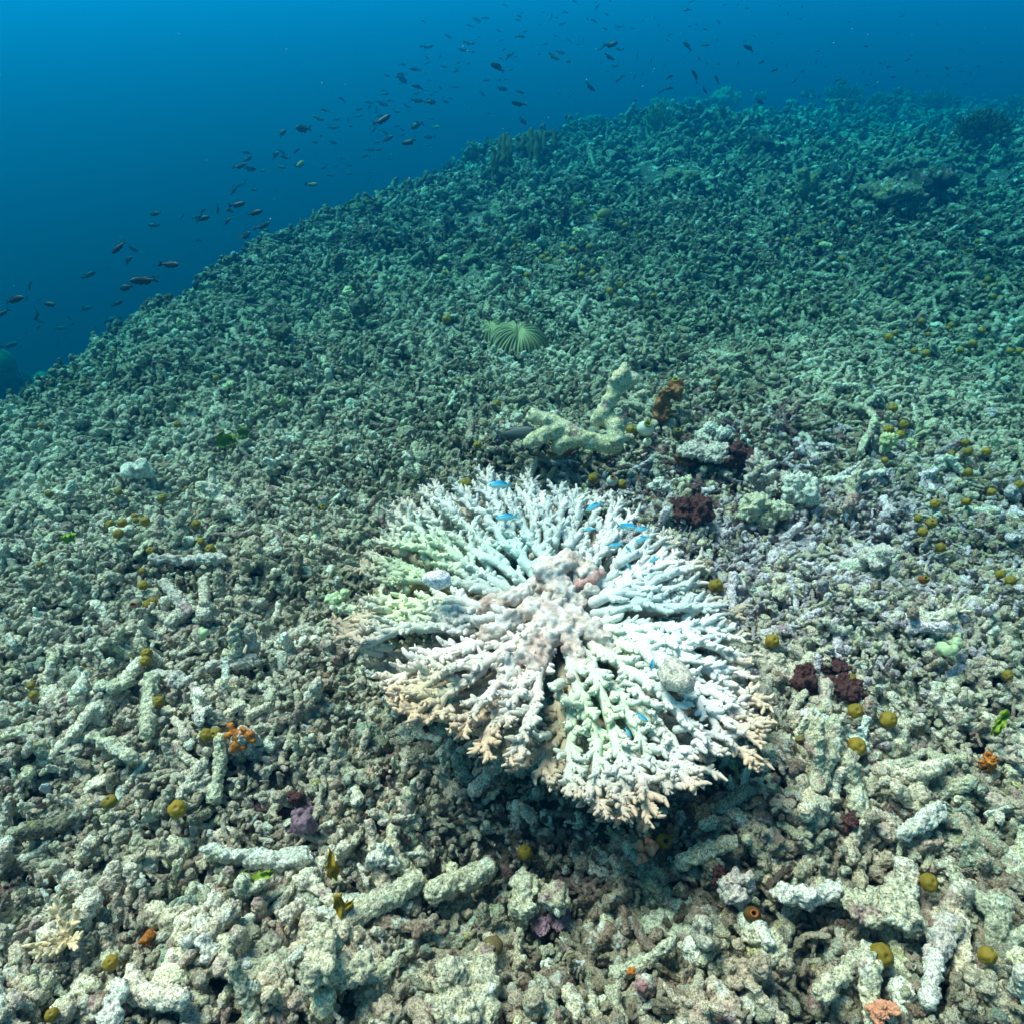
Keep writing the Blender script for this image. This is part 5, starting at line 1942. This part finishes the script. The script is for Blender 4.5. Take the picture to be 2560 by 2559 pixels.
# fine broken grit between the pieces
def grit():
    rg = np.random.default_rng(31)
    n = 26000
    r = np.sqrt(rg.uniform(.12 ** 2, 2.6 ** 2, n))
    r = np.where(rg.random(n) < .55, np.sqrt(rg.uniform(.12 ** 2, 1.2 ** 2, n)), r)
    a = rg.uniform(-R(62), R(62), n)
    x, y = r * np.sin(a), r * np.cos(a)
    cl = vnoise(x * 14 / .81, y * 14 / .81, 8)
    z = ground(x, y) + .0105 * cl + rg.uniform(-.006, .016, n)
    rot = rg.uniform(0, 6.28, (n, 3))
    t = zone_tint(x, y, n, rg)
    m = rg.random(n) < .3
    t[m] = np.minimum(t[m] * 1.35, .85)
    kd = rg.integers(15, NK, n)
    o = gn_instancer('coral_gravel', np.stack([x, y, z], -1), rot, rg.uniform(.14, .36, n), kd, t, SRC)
    tag(o, 'fine coral gravel between the larger rubble pieces', 'gravel', kind='stuff')


grit()

# ------------------------------------------------------------------ the rest of the rubble, and the water
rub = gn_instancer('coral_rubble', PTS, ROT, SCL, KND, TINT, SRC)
print('RUBBLE', len(PTS))
tag(rub, 'field of small broken dead coral pieces covering the slope', 'coral rubble', kind='stuff')


def marine_snow():
    rg = random.Random(77)
    mb = MB()
    for i in range(170):
        t = .5 * (8 / .5) ** rg.random()
        u, v = rg.uniform(-300, 2860), rg.uniform(40, 1000)
        h = hit_depth(u, v)
        if h is not None and t > h - .1:
            t = h * rg.uniform(.3, .9)
        ico(mb, at_depth(u, v, t), rg.uniform(.0003, .0009) * (.6 + .5 * t), 1, (1, rg.uniform(.5, 1), rg.uniform(.5, 1)))
    o = mb.build('marine_snow', plain_material('marine_snow', (.35, .5, .5), .1, 100, .8, 0))
    tag(o, 'pale specks of marine snow drifting in the water', 'particles', kind='stuff')


marine_snow()


def make_haze():
    m = bpy.data.materials.new('water')
    m.use_nodes = True
    nt = m.node_tree
    nt.nodes.clear()
    out = nt.nodes.new('ShaderNodeOutputMaterial')
    pv = nt.nodes.new('ShaderNodeVolumePrincipled')
    pv.inputs['Color'].default_value = HAZE['color']
    pv.inputs['Density'].default_value = HAZE['density']
    pv.inputs['Anisotropy'].default_value = HAZE['g']
    pv.inputs['Absorption Color'].default_value = HAZE['absorb']
    nt.links.new(pv.outputs[0], out.inputs['Volume'])
    x0, x1, y0, y1, z0, z1 = -115, 115, -115, 115, -18, CAM_H + 0.16
    mb = MB()
    mb.v = [Vector(q) for q in ((x0, y0, z0), (x1, y0, z0), (x1, y1, z0), (x0, y1, z0), (x0, y0, z1), (x1, y0, z1), (x1, y1, z1), (x0, y1, z1))]
    mb.f = [(3, 2, 1, 0), (4, 5, 6, 7), (0, 1, 5, 4), (1, 2, 6, 5), (2, 3, 7, 6), (3, 0, 4, 7)]
    o = mb.build('haze', m, smooth_=False)
    tag(o, 'clear blue sea water over the reef', 'water', kind='stuff')


HAZE = dict(color=(0.0006, 0.0675, 0.1487, 1), density=0.80, g=0.76, absorb=(0.0025, 0.8456, 0.9737, 1))
make_haze()
